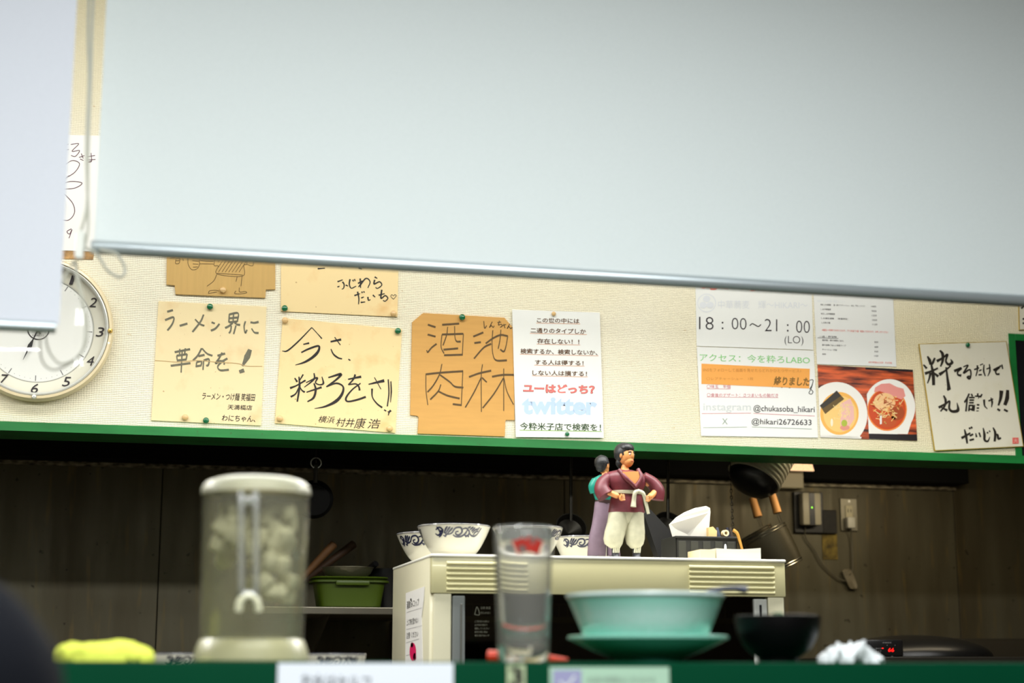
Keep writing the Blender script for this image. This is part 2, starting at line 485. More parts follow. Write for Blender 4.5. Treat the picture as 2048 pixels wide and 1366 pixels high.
for x in (xr_a + 0.01, (xr_a + xr_b) / 2, xr_b - 0.01): G().tube([(x, YRL, ZRL), (x, YRL, ZT0 + 0.13)], 0.003, 8).mk('rod', M_DST, rl, smooth=True)
# ================================================================ ROLLER SCREENS
def fabric(name, c):
    m = mat(name, c, 0.7, spec=0.3)
    nt, b = nodes_of(m)
    v = obj_vec(nt)
    f = noise_node(nt, 500, 2, v, 0.3, 0.7)
    nt.links.new(mixrgb(nt, f, lin(c), lin([q - 5 for q in c])), b.inputs['Base Color'])
    tr = nt.nodes.new('ShaderNodeBsdfTranslucent'); tr.inputs[0].default_value = (*lin(c), 1)
    mx = nt.nodes.new('ShaderNodeMixShader'); mx.inputs[0].default_value = 0.06
    out = nt.nodes['Material Output']
    nt.links.new(b.outputs[0], mx.inputs[1]); nt.links.new(tr.outputs[0], mx.inputs[2]); nt.links.new(mx.outputs[0], out.inputs[0])
    return m
M_FAB = fabric('pale_screen_fabric', (232, 240, 238)); M_FAB2 = fabric('cool_screen_fabric', (226, 230, 237))
M_RAIL = mat('satin_aluminium', (196, 206, 208), 0.35, metal=0.6)
def roller(label, xl, xr, Y, zb, rbar, fab):
    t = empty('roller_screen', ((xl + xr) / 2, Y, zb), label, 'roller blind', 'roller screens hanging over the counter')
    G().box((xl, Y - 0.0006, zb + 0.004), (xr, Y + 0.0006, ZC - 0.05)).mk('fabric', fab, t)
    M = Matrix.Rotation(math.pi / 2, 4, 'Y')
    g = G(); g.lathe([(0.001, 0), (rbar * 0.9, 0.0), (rbar, 0.002), (rbar, xr - xl - 0.002), (rbar * 0.9, xr - xl), (0.001, xr - xl)], (xl - 0.004, Y, zb), 24, M=M)
    g.mk('bottom_bar', M_RAIL, t, smooth=True)
    G().lathe([(0.001, 0), (0.02, 0), (0.02, xr - xl), (0.001, xr - xl)], (xl, Y, ZC - 0.045), 24, M=M).mk('roller_tube', M_RAIL, t, smooth=True)
    for x in (xl - 0.012, xr + 0.002):
        G().bbox((x, Y - 0.03, ZC - 0.085), (x + 0.01, Y + 0.03, ZC - 0.001), 0.003).mk('bracket', mat('white_plastic', (235, 236, 232), 0.4), t)
    return t
YS1, YS2 = 2.30, 2.22
p1 = P(188, 497, YS1)
roller('wide pale roller screen filling the upper right, thin metal bar along its bottom', P(200, 250, YS1).x, 2.1, YS1, P(1000, 541, YS1).z, 14.2 * mpp(p1), M_FAB)
roller('narrow roller screen at the upper left edge, hanging lower than the wide one', -1.6, P(136, 330, YS2).x, YS2, P(60, 653, YS2).z, 11.5 * mpp(p1), M_FAB2)
# bead chain with a clip, in front of the gap between the screens
M_CHAIN = mat('white_bead_chain', (186, 186, 170), 0.4)
ch = empty('bead_chain', P(180, 490, YS1 - 0.03), 'pale bead chain looping down between the two roller screens', 'chain')
def c1(pts, Y): return [P(x / 2, y / 2, Y) for x, y in pts]
def c8(pts, Y): return [P(x / 3.594, 480 + y / 3.594, Y) for x, y in pts]
Yc = YS1 - 0.035
g = G()
ztop = ZC - 0.05
a = c1([(358, -60), (356, 300), (346, 600), (352, 900), (330, 1010)], Yc); g.tube([Vector((a[0].x, Yc, ztop))] + a, 0.0021, 6, smooth=5)
a = c1([(376, -60), (364, 300), (352, 620), (348, 820), (320, 940)], Yc); g.tube([Vector((a[0].x, Yc, ztop))] + a, 0.0021, 6, smooth=5)
g.tube(c1([(340, 990), (390, 1020), (430, 1080), (478, 1108), (500, 1088), (492, 1050), (462, 1015), (400, 1000)], Yc - 0.01), 0.0022, 6, smooth=6)
g.tube(c8([(540, 150), (545, 250), (585, 420), (612, 600), (600, 760), (540, 850), (440, 890), (370, 830), (335, 740), (330, 640), (380, 450), (470, 260), (530, 150)], Yc + 0.008), 0.0014, 6, smooth=6)
g.tube(c8([(545, 150), (570, 300), (625, 560), (625, 720), (560, 840), (470, 905), (380, 932), (310, 880), (288, 760), (310, 600), (420, 340), (530, 160)], Yc + 0.016), 0.0014, 6, smooth=6)
g.mk('beads', M_CHAIN, ch, smooth=True)
p = P(160, 485, Yc); s_ = mpp(p)
G().bbox((p.x - 9 * s_, Yc - 0.006, p.z - 36 * s_), (p.x + 9 * s_, Yc + 0.004, p.z + 24 * s_), 0.004).mk('clip', mat('milky_clip_plastic', (226, 228, 218), 0.35), ch)

# ================================================================ SIGNS ON THE WALL
def wm(ox, oy, s, Y): return lambda x, y, l=0.0: P(ox + x / s, oy + y / s, Y - l)
def board(name, label, cat, crop, outline, m, thick=0.0025, gap=0.0006, group=None):
    Yf = YW - thick - gap
    mp = wm(*crop, Yf)
    o = G().prism([mp(x, y) for x, y in outline], (0, thick, 0)).mk(name, m, label=label, cat=cat, group=group)
    return o, Ink(mp)
def pin(px, py, green, where, Yf, r=None):
    p = P(px, py, Yf); r = (6.2 if r is None else r) * mpp(p)
    M = Matrix.Rotation(math.pi / 2, 4, 'X')
    g = G().lathe([(0.0004, -0.001), (r * 0.45, -0.001), (r * 0.5, r * 0.25), (r * 0.95, r * 0.35), (r, r * 0.6), (r * 0.93, r * 0.9), (r * 0.6, r * 1.15), (0.0003, r * 1.22)], p, 20, M=M)
    g.mk('push_pin', M_PIN_G if green else M_PIN_W, smooth=True, origin=p, label=('green' if green else 'tan') + ' round push pin ' + where, cat='push pin', group='push pins holding the signs')
M_CREAM = board_mat('yellowed_cream_board', (240, 222, 176)); M_CREAM2 = board_mat('aged_cream_board', (242, 218, 164), (226, 170, 100), 0.6)
M_EDGE = mat('gold_board_edge', (190, 160, 50), 0.4, metal=0.3)
M_CARD1 = mat('dull_cardboard', (205, 170, 108), 0.85, spec=0.15, var=0.05, vscale=25, stretch=(6, 1, 0.4))
M_CARD2 = mat('brown_cardboard', (212, 164, 96), 0.85, spec=0.15, var=0.05, vscale=25, stretch=(0.5, 1, 4))
G_SIGN = 'handwritten boards pinned on the wall'

# --- cardboard with a pen sketch (upper left, cut by the screen)
o, k = board('cardboard_sign', 'dull cardboard with a thin pen sketch, cut corners, partly behind the screen bar', 'sign', (290, 500, 3.793),
    [(172, -480), (990, -440), (988, 298), (917, 300), (912, 362), (232, 335), (225, 268), (163, 262)], M_CARD1, 0.004, group=G_SIGN)
k.strokes([[(530, 70), (525, 118), (556, 122), (548, 182), (740, 198), (750, 118), (770, 110), (775, 80)], [(548, 176), (742, 190)],
    [(325, 60), (328, 110), (355, 148), (395, 142), (413, 110), (410, 75)], [(360, 80), (405, 85)], [(362, 105), (405, 108)], [(365, 130), (400, 128)],
    [(412, 75), (450, 82), (520, 86)], [(415, 104), (520, 106)], [(545, 185), (520, 235), (470, 275)], [(700, 200), (690, 240)], [(736, 200), (728, 275)],
    [(480, 330), (490, 310), (530, 305), (560, 310)], [(480, 330), (545, 318)], [(690, 310), (680, 330), (725, 332), (770, 325), (760, 315), (718, 318), (715, 285)],
    [(770, 108), (815, 120), (825, 90)], [(235, 70), (232, 102), (260, 98), (262, 62), (236, 64)], [(236, 82), (260, 80)], [(190, 62), (225, 58)], [(285, 60), (292, 82)]], 4.5, M_PENCIL)
for q in range(9):
    x = 545 + q * 26
    k.stroke([(x + 20, 78), (max(x - 40, 556 - 0 * q), 78 + (x + 20 - max(x - 40, 556)) * 1.5)], 4, M_PENCIL)
k.mk('drawing', o)
pin(290 + 590 / 3.793, 500 + 306 / 3.793, False, 'at the bottom of the cardboard with the pen sketch', YW - 0.0046)

# --- board A
CA = (290, 500, 3.793)
o, k = board('message_board', 'cream board with grey marker writing and a big exclamation mark, left of the others', 'sign', CA,
    [(103, 388), (922, 430), (880, 1332), (47, 1292)], M_CREAM, group=G_SIGN)
k.strokes([[(168, 468), (212, 456)], [(152, 532), (215, 510), (214, 545), (195, 580), (170, 610)], [(263, 575), (322, 558)],
    [(445, 490), (420, 545), (360, 622)], [(380, 525), (415, 560), (450, 575)], [(505, 548), (530, 558)], [(500, 612), (535, 595), (565, 560)],
    [(640, 485), (636, 550)], [(640, 488), (706, 480), (700, 545)], [(672, 485), (668, 545)], [(640, 518), (702, 512)], [(638, 548), (700, 542)],
    [(665, 552), (640, 575), (608, 592)], [(680, 552), (700, 565), (722, 568)], [(655, 575), (650, 610), (638, 632)], [(690, 572), (680, 610), (672, 638)],
    [(762, 540), (752, 580), (760, 628), (774, 605)], [(800, 548), (830, 552), (862, 545)], [(808, 595), (830, 625), (862, 630)],
    [(225, 775), (342, 752)], [(264, 750), (262, 800)], [(306, 745), (300, 800)], [(240, 802), (320, 790)], [(240, 802), (245, 838)], [(320, 790), (312, 830)], [(242, 838), (315, 830)],
    [(195, 878), (345, 858)], [(282, 770), (274, 930)],
    [(430, 745), (400, 800), (365, 838)], [(432, 745), (470, 785), (512, 802)], [(405, 805), (452, 795)], [(392, 850), (388, 890)], [(392, 850), (428, 845), (425, 880)], [(388, 882), (425, 876)],
    [(445, 838), (440, 910)], [(445, 838), (485, 828), (482, 868), (465, 880)],
    [(550, 802), (608, 785)], [(585, 778), (562, 822), (535, 860), (570, 842), (600, 850), (600, 870)], [(625, 822), (580, 850), (552, 885), (572, 912), (636, 908)]], 9, M_GREYINK, nib=(4, 13))
k.stroke([(797, 755), (775, 810), (740, 880)], [30, 46, 14], M_GREYINK); k.stroke([(716, 925), (752, 912)], [26, 30], M_GREYINK)
k.text('ラーメン・つけ麺 笑福田', 430, 830, 1078, 1135, M_BRUSH, 0.03, 0.006, 0.15)
k.text('天満橋店', 625, 810, 1172, 1210, M_BRUSH, 0.03, 0.006, 0.15)
k.text('わにちゃん、', 580, 835, 1250, 1298, M_BRUSH, 0.03, 0.006, 0.15)
k.stroke([(75, 838), (160, 843), (260, 850), (400, 838), (560, 852), (700, 860), (770, 880), (890, 882)], 5, mat('crease_line', (196, 168, 118), 0.8))
k.mk('lettering', o)
pin(290 + 492 / 3.793, 500 + 433 / 3.793, True, 'at the top of the board with the big exclamation mark', YW - 0.0031)
pin(290 + 304 / 3.793, 500 + 1271 / 3.793, False, 'bottom left of the board with the big exclamation mark', YW - 0.0031)
pin(290 + 462 / 3.793, 500 + 1295 / 3.793, True, 'bottom edge of the board with the big exclamation mark', YW - 0.0031)

# --- board C (upper, cut by the screen) and B
CB = (530, 520, 3.793)
o, k = board('message_board', 'cream board with two short brushed lines and a small heart, below the screen bar', 'sign', CB,
    [(125, -560), (1022, -520), (1005, 430), (120, 388)], M_CREAM2, group=G_SIGN)
k.strokes([[(550, 165), (590, 150)], [(588, 165), (600, 185), (597, 212), (583, 222)], [(550, 205), (565, 198)], [(612, 190), (630, 198)],
    [(645, 145), (640, 185), (655, 214), (692, 198)], [(665, 150), (672, 163)], [(678, 145), (685, 160)],
    [(722, 140), (725, 212)], [(705, 178), (740, 160), (708, 205)], [(715, 200), (765, 140), (797, 165), (780, 212)],
    [(832, 128), (852, 140)], [(832, 150), (828, 182), (868, 165), (886, 190), (855, 215), (838, 208)],
    [(678, 270), (720, 255)], [(702, 240), (712, 290), (710, 335)], [(733, 240), (740, 250)], [(748, 238), (755, 248)], [(730, 288), (750, 280)], [(726, 322), (760, 318)],
    [(780, 280), (785, 305), (800, 300)], [(818, 265), (836, 282)], [(862, 267), (908, 255)], [(886, 225), (880, 290), (912, 270), (932, 290), (912, 312), (895, 306)],
    [(400, 66), (455, 62)], [(575, 45), (590, 52)], [(710, 60), (735, 68)], [(560, 30), (620, -10)], [(700, 20), (740, -30)]], [12, 9, 7], M_INK)
k.stroke([(975, 298), (955, 278), (962, 262), (975, 272), (985, 262), (995, 272), (975, 298)], 4, M_INK)
k.mk('lettering', o)
pin(530 + 148 / 3.793, 520 + 369 / 3.793, True, 'bottom left of the board with the small heart', YW - 0.0031)
pin(530 + 973 / 3.793, 520 + 408 / 3.793, False, 'bottom right of the board with the small heart', YW - 0.0031)

o, k = board('message_board', 'yellowed board with large slanting black brush writing and double exclamation', 'sign', CB,
    [(135, 440), (1040, 525), (988, 1312), (75, 1238)], M_CREAM2, group=G_SIGN)
B = M_INK
for pts, wd in [
    ([(130, 690), (170, 688), (250, 620), (355, 512)], [4, 10, 9, 6]), ([(355, 512), (395, 555), (432, 597)], [5, 5, 8]), ([(290, 640), (335, 630)], [7, 11]),
    ([(275, 702), (330, 675), (405, 652), (405, 690), (365, 735), (300, 775), (230, 797)], [9, 12, 12, 18, 14, 4]),
    ([(497, 620), (578, 603)], [10, 14]), ([(528, 585), (572, 645)], 6), ([(500, 675), (520, 715), (555, 742), (585, 750)], [6, 11, 8]), ([(632, 752), (648, 762)], 8),
    ([(225, 895), (245, 925)], [8, 12]), ([(290, 868), (262, 915)], [10, 6]), ([(190, 972), (240, 952), (308, 912)], [14, 9, 11]), ([(258, 885), (262, 960), (245, 1075)], [8, 13, 10]),
    ([(258, 965), (232, 1015), (195, 1038)], [7, 9, 12]), ([(264, 960), (280, 988), (302, 1003)], [5, 12]),
    ([(372, 858), (375, 895), (350, 925), (298, 965)], [8, 12, 5]), ([(312, 930), (395, 893), (383, 930), (415, 946), (443, 935), (432, 885)], [6, 11, 8, 8, 12, 5]),
    ([(315, 1003), (430, 965)], [7, 13]), ([(372, 935), (385, 985), (368, 1045), (322, 1075)], [9, 13, 14, 8]),
    ([(480, 892), (575, 866), (540, 908), (465, 962)], [8, 17, 12, 8]), ([(465, 962), (540, 935), (592, 960), (585, 1015), (540, 1070), (460, 1110), (375, 1127)], [8, 11, 10, 16, 20, 12, 3]),
    ([(630, 905), (730, 885)], [8, 15]), ([(685, 868), (670, 905), (632, 948)], [12, 9]), ([(640, 945), (690, 940), (712, 962), (718, 990)], [8, 9, 12]),
    ([(725, 935), (660, 985), (615, 1045), (628, 1073), (700, 1060), (765, 1038)], [8, 9, 12, 10, 12, 13]),
    ([(785, 943), (905, 915)], [7, 19]), ([(830, 890), (880, 980)], 5), ([(812, 975), (815, 1040), (850, 1090), (890, 1120)], [12, 7, 9, 11]),
    ([(935, 905), (940, 1010), (928, 1110)], 8), ([(955, 920), (958, 1000), (952, 1080)], [7, 9, 4]), ([(903, 1136), (920, 1146)], 8), ([(955, 1140), (942, 1155), (935, 1180)], [14, 10, 4]), ([(930, 1150), (945, 1152)], 6)]:
    k.brush(pts, wd, B, 1.25)
k.text('横浜', 398, 520, 1180, 1232, B, 0.06, 0.0, 0.35); k.text('村井', 532, 668, 1196, 1262, B, 0.05, 0.0, 0.3); k.text('康', 672, 750, 1198, 1278, B, 0, 0, 0.3); k.text('浩', 772, 862, 1205, 1278, B, 0, 0, 0.3)
k.mk('lettering', o)
pin(530 + 150 / 3.793, 520 + 460 / 3.793, False, 'top left of the board with slanting black writing', YW - 0.0031)
pin(530 + 1006 / 3.793, 520 + 541 / 3.793, True, 'top right of the board with slanting black writing', YW - 0.0031)
pin(530 + 112 / 3.793, 520 + 1204 / 3.793, False, 'bottom left of the board with slanting black writing', YW - 0.0031)
pin(530 + 944 / 3.793, 520 + 1280 / 3.793, False, 'bottom right of the board with slanting black writing', YW - 0.0031)

# --- brown cardboard
o, k = board('cardboard_sign', 'brown cardboard with four large marker characters and notched lower corners', 'sign', (810, 600, 4.709),
    [(68, 208), (170, 122), (935, 165), (1025, 270), (1032, 1130), (950, 1130), (945, 1142), (940, 1285), (120, 1258), (130, 1105), (115, 1090), (50, 1082)], M_CARD2, 0.004, group=G_SIGN)
k.strokes([[(215, 232), (288, 256)], [(213, 325), (288, 345)], [(203, 472), (215, 490), (250, 450), (298, 412)], [(350, 233), (510, 222)], [(402, 252), (392, 330), (358, 428)],
    [(467, 245), (470, 340), (485, 388), (525, 392)], [(348, 325), (550, 318)], [(348, 325), (340, 440), (368, 505)], [(550, 318), (540, 518)], [(362, 468), (500, 455)], [(368, 520), (545, 515)],
    [(643, 345), (738, 305)], [(653, 405), (715, 397)], [(812, 412), (740, 450), (650, 552)], [(760, 410), (830, 360), (900, 330), (968, 340)], [(968, 340), (950, 440), (930, 485), (897, 465)],
    [(827, 285), (820, 400), (828, 510), (860, 568), (960, 568)], [(903, 280), (895, 370), (878, 460)],
    [(195, 700), (330, 685), (548, 670)], [(197, 700), (198, 850), (215, 990)], [(545, 670), (530, 998)], [(530, 990), (450, 980)], [(348, 602), (325, 700), (270, 800), (212, 868)],
    [(330, 705), (420, 770), (470, 815), (550, 825)], [(338, 795), (312, 860), (238, 938)], [(312, 858), (400, 900), (515, 928)],
    [(603, 725), (700, 690), (812, 665)], [(730, 605), (718, 720), (720, 1055)], [(718, 730), (650, 870), (568, 1012)], [(725, 730), (770, 775)],
    [(820, 722), (920, 705), (1025, 705)], [(930, 645), (930, 1045)], [(928, 735), (840, 880), (732, 1018)], [(932, 735), (960, 860), (1022, 985)]], 7.5, M_BROWNINK, nib=(2, 17))
k.strokes([[(742, 198), (750, 266), (770, 240)], [(822, 205), (795, 260), (812, 240), (830, 258), (840, 242)], [(870, 212), (905, 208)], [(890, 195), (880, 235), (905, 228), (915, 245), (895, 258)],
    [(920, 240), (952, 230)], [(930, 225), (942, 265)], [(987, 225), (962, 270), (978, 250), (996, 270), (1008, 255)]], 8, M_BROWNINK)
k.mk('lettering', o)
pin(810 + 535 / 4.709, 600 + 166 / 4.709, True, 'at the top of the brown cardboard with four characters', YW - 0.0046)

# --- laminated search notice
M_T1 = mat('brown_print', (92, 58, 22), 0.5); M_U1 = mat('orange_print', (214, 138, 84), 0.5)
M_RED = mat('salmon_print', (240, 118, 112), 0.5); M_REDD = mat('dark_red_print', (120, 52, 52), 0.5)
M_PB = mat('pale_blue_print', (184, 208, 238), 0.5); M_GR = mat('dark_green_print', (34, 66, 22), 0.5); M_GU = mat('lime_print', (132, 176, 70), 0.5)
o, k = board('notice_sheet', 'white laminated notice of centred underlined lines with one big salmon line, beside the brown cardboard', 'notice', (1010, 600, 4.709),
    [(68, 90), (893, 118), (930, 1298), (102, 1290)], M_LAM, 0.0008, 0.006, group='laminated sheets on the wall')
for body, x0, x1, yt, yb in [('この世の中には', 300, 700, 166, 213), ('二通りのタイプしか', 240, 762, 262, 310), ('存在しない！！', 303, 700, 362, 411),
    ('検索するか、検索しないか、', 145, 872, 456, 506), ('する人は得する！', 282, 740, 562, 609), ('しない人は損する！', 258, 772, 660, 709)]:
    k.text(body, x0, x1, yt, yb, M_T1, 0.022, 0.02)
    k.stroke([(x0 - 5, yb + 4), (x1 + 8, yb + 4 + 0.022 * (x1 - x0))], 4, M_U1)
k.text('ユーはどっち？', 170, 846, 786, 872, M_REDD, 0.022, 0.055); k.text('ユーはどっち？', 174, 842, 790, 868, M_RED, 0.022, 0.028, lift=0.0002)
k.text('twitter', 160, 868, 912, 1076, M_PB, 0.012, 0.045); 
k.text('今粋米子店で検索を！', 140, 905, 1152, 1222, M_GR, 0.018, 0.016)
k.stroke([(136, 1226), (912, 1238)], 6, M_GU)
k.mk('lettering', o)
pin(1010 + 456 / 4.709, 600 + 132 / 4.709, False, 'at the top of the laminated notice with the salmon line', YW - 0.0068, 4.5)
pin(1010 + 582 / 4.709, 600 + 1264 / 4.709, True, 'at the bottom of the laminated notice with the salmon line', YW - 0.0068, 4.5)

# --- opening hours sheet and access sheet
CG = (1380, 560, 4.139)
M_OH = mat('red_print', (236, 92, 74), 0.5); M_CREST = mat('faint_grey_print', (222, 226, 230), 0.5); M_TXT = mat('black_print', (32, 22, 30), 0.5)
o, k = board('notice_sheet', 'laminated sheet with large opening hours in thin black digits', 'notice', CG,
    [(30, -700), (985, -660), (1022, 578), (55, 546)], M_LAM, 0.0008, 0.0012, group='laminated sheets on the wall')
k.text('毎週水曜日', 80, 965, -60, 80, M_OH, 0.024, 0.03)
k.ring(138, 190, 74, 7, M_CREST)
for an in (-90, 30, 150):
    a = math.radians(an); k.disc(138 + 34 * math.cos(a), 190 + 34 * math.sin(a), 30, 27, M_CREST)
k.text('中華蕎麦　輝〜HIKARI〜', 232, 975, 168, 236, M_CREST, 0.008)
k.text('18', 75, 195, 303, 408, M_TXT, 0.035, -0.014); k.text(':', 262, 277, 345, 408, M_TXT); k.text('00', 345, 468, 312, 408, M_TXT, 0.03, -0.014)
k.stroke([(495, 378), (515, 362), (540, 372), (565, 385), (588, 368)], 8, M_TXT)
k.text('21', 618, 722, 322, 424, M_TXT, 0.02, -0.014); k.text(':', 802, 816, 365, 428, M_TXT); k.text('00', 878, 992, 335, 436, M_TXT, 0.03, -0.014)
k.text('(LO)', 783, 938, 462, 542, M_TXT, 0.02, -0.014)
k.mk('lettering', o)
M_LG = mat('light_green_print', (128, 202, 118), 0.5); M_OR = mat('orange_tape', (242, 168, 78), 0.5); M_OR2 = mat('dull_orange_print', (206, 142, 62), 0.5)
M_PK = mat('rose_print', (206, 102, 116), 0.5); M_PG = mat('pale_grey_print', (208, 214, 214), 0.5); M_GG = mat('grey_green_print', (142, 158, 146), 0.5); M_BT = mat('tape_covered_ink', (128, 94, 34), 0.5)
o, k = board('notice_sheet', 'laminated sheet with an orange strip across it, below the opening hours', 'notice', CG,
    [(56, 552), (1024, 584), (1060, 1305), (92, 1290)], M_LAM, 0.0008, 0.0022, group='laminated sheets on the wall')
k.text('アクセス：今を粋ろLABO', 80, 992, 608, 672, M_LG, 0.026)
k.stroke([(985, 830), (1018, 828), (1010, 870), (990, 905)], 6, M_INK); k.stroke([(1015, 862), (1000, 905), (985, 935), (1005, 945), (1018, 925), (1000, 905)], 6, M_INK)
k.strokes([[(680, 885), (700, 875)], [(740, 880), (765, 890)], [(795, 870), (825, 892), (830, 875)]], 8, M_INK)
k.text('〇味玉　半個', 138, 335, 866, 896, M_PK, 0.01); k.stroke([(138, 900), (335, 902)], 3, M_PK)
k.text('〇食後のデザート：さつまいもの飴だき', 140, 730, 936, 966, M_PK, 0.006); k.stroke([(140, 968), (730, 973)], 3, M_PK)
k.text('instagram', 110, 505, 1022, 1100, M_PG, 0.0, 0.01); k.stroke([(98, 1106), (505, 1102)], 3.5, M_PK)
k.text('@chukasoba_hikari', 525, 1032, 1034, 1098, M_TXT, 0.022, 0.006); k.stroke([(525, 1104), (1032, 1126)], 3.5, M_PK)
k.text('X', 266, 312, 1146, 1195, M_GG); k.stroke([(108, 1222), (472, 1217)], 4, M_GG)
k.text('@hikari26726633', 510, 1006, 1144, 1206, M_TXT, 0.02, 0.006); k.stroke([(512, 1216), (1008, 1234)], 4, M_GG)
k.mk('lettering', o)
t2 = Ink(wm(*CG, YW - 0.0036))
G().prism([t2.mp(x, y) for x, y in [(95, 692), (992, 735), (988, 898), (95, 860)]], (0, 0.0004, 0)).mk('orange_strip', M_OR, o)
t2.text('SNSをフォローして画面を見せたらどれかひとつサービス♪', 106, 920, 730, 758, M_OR2, 0.01)
t2.text('〇レアチャーシュー　1枚', 135, 525, 804, 830, M_OR2)
t2.text('終りました', 692, 985, 796, 872, M_BT, 0.03, 0.03, 0.12)
t2.mk('lettering', o)

# --- small menu sheet
CH = (1610, 560, 4.14)
o, k = board('menu_sheet', 'laminated price list in small grey print, partly behind the screen bar', 'menu', CH,
    [(40, -500), (700, -470), (757, 718), (100, 696)], M_LAM, 0.0008, 0.0012, group='laminated sheets on the wall')
M_SG = mat('grey_print', (120, 118, 120), 0.5); M_SR = mat('pale_red_print', (236, 150, 142), 0.5)
k.text('特製中華蕎麦', 120, 168, 92, 108, M_TXT)
k.text('NEW 〜しおの部〜限定メニュー', 100, 330, 160, 185, M_CREST, 0.03)
for body, x1, yt, pr in [('特製しお中華蕎麦　（鶏・豚ダブルチャーシュー、味玉、海苔トッピング）', 495, 196, '1400'), ('しお中華蕎麦', 215, 234, '950'), ('味玉しお中華蕎麦', 248, 271, '1250'), ('しお鶏白湯麺　（数量限定）', 355, 308, '1050'), ('しお和え麺', 208, 345, '1150')]:
    k.text(body, 128 + (yt - 196) * 0.06, x1, yt, yt + 15, M_SG, 0.035, 0.01)
    k.text(pr, 548 + (yt - 196) * 0.07, 588 + (yt - 196) * 0.07, yt + 16, yt + 30, M_SG, 0.02, 0.01)
k.text('※麺量は一杯無料でお付けできます。プラス料金で大盛・特盛もできますので、お申し付けください', 140, 690, 404, 422, M_SR, 0.035, 0.01)
k.text('一品・御飯物', 118, 262, 450, 474, M_SG, 0.03, 0.02); k.stroke([(104, 478), (276, 484)], 4, M_SG)
for body, x1, yt, pr in [('鶏肉飯・豚の焼豚ごはん', 320, 490, '350'), ('豚の焼豚ごはんと味噌スープ', 338, 530, '400'), ('チャーシュー丼飯', 265, 568, '350'), ('御飯', 175, 604, '150')]:
    k.text(body, 142, x1, yt, yt + 15, M_SG, 0.035, 0.01); k.text(pr, 574, 606, yt + 18, yt + 31, M_SG, 0, 0.01)
k.text('※定食時間は土日祝・終日可能', 525, 720, 672, 688, M_SR, 0.035, 0.01)
k.mk('lettering', o)

# --- photo print of two ramen bowls
def wood_print():
    m = mat('red_wood_print', (200, 80, 40), 0.35)
    nt, b = nodes_of(m); v = obj_vec(nt, (3, 1, 22))
    f = noise_node(nt, 3.2, 6, v, 0.38, 0.62)
    nt.links.new(mixrgb(nt, f, lin((60, 22, 18)), lin((232, 104, 52))), b.inputs['Base Color']); return m
M_WD = wood_print()
o, k = board('food_photo', 'glossy print of two ramen bowls on a red wooden table', 'photo', CH,
    [(103, 703), (893, 743), (930, 1332), (127, 1303)], mat('photo_paper', (240, 238, 230), 0.3), 0.0008, 0.0012)
qa = [(103, 703), (500, 723), (531, 1318), (127, 1303)]; qb = [(500, 723), (893, 743), (930, 1332), (531, 1316)]
def P_(n, c): return mat(n, c, 0.4)
k.poly(qa, M_WD); k.poly(qb, M_WD, 0.00002)
k.poly([(500, 723), (893, 743), (894, 762), (501, 742)], P_('print_black', (28, 20, 24)), 0.00006)
k.poly([(528, 1272), (926, 1280), (930, 1331), (531, 1316)], P_('print_black', (28, 20, 24)), 0.0002)
k.poly([(128, 1280), (470, 1300), (462, 1316), (127, 1303)], P_('print_plate', (242, 240, 232)), 0.00005, qa)
W_ = P_('print_plate', (242, 240, 232))
k.disc(262, 1115, 255, 270, W_, 0.00004, qa, 60)
k.poly([(127, 1120), (430, 1200), (462, 1312), (127, 1303)], W_, 0.00005, qa)
k.disc(285, 1105, 160, 178, P_('print_soup', (244, 182, 84)), 0.00008, qa)
k.disc(290, 1110, 138, 150, P_('print_soup_light', (246, 204, 122)), 0.00012, qa)
k.poly([(375, 980), (402, 1050), (408, 1150), (350, 1240), (312, 1252), (292, 1190), (300, 1080), (288, 1030)], P_('print_ham', (238, 186, 176)), 0.00016)
k.poly([(122, 1040), (262, 915), (325, 985), (168, 1110)], P_('print_nori', (98, 76, 30)), 0.0002); k.poly([(122, 1040), (262, 915), (300, 958), (150, 1062)], P_('print_nori_dark', (48, 42, 34)), 0.00022)
rnd = random.Random(3)
for q in range(26):
    x = 250 + rnd.random() * 130; y = 1030 + rnd.random() * 150
    k.stroke([(x, y), (x + rnd.uniform(-25, 25), y + rnd.uniform(-30, 30)), (x + rnd.uniform(-40, 40), y + rnd.uniform(-40, 40))], 5, P_('print_noodle', (244, 216, 150)), lift=0.0002)
k.disc(325, 1185, 24, 28, P_('print_onion', (172, 186, 60)), 0.0004); k.disc(222, 1180, 10, 32, P_('print_cream', (250, 236, 210)), 0.0003); k.disc(330, 1222, 40, 22, P_('print_ham2', (226, 150, 130)), 0.0003)
k.disc(700, 1055, 212, 234, W_, 0.00004, qb, 60)
k.poly([(515, 1000), (700, 1100), (880, 1180), (850, 1276), (528, 1272)], W_, 0.00005, qb)
k.disc(680, 1072, 164, 178, P_('print_broth_edge', (240, 140, 60)), 0.0001, qb); k.disc(680, 1070, 154, 168, P_('print_broth', (206, 74, 24)), 0.00014, qb)
k.poly([(572, 930), (580, 890), (630, 860), (700, 855), (760, 885), (815, 900), (832, 960), (800, 990), (700, 950), (620, 920)], P_('print_pork', (232, 150, 140)), 0.00018)
k.disc(660, 1010, 90, 75, P_('print_pale_mass', (244, 196, 140)), 0.00022); k.disc(760, 1100, 62, 60, P_('print_dark_meat', (170, 74, 30)), 0.0002); k.disc(690, 1170, 70, 50, P_('print_meat', (196, 84, 36)), 0.0002)
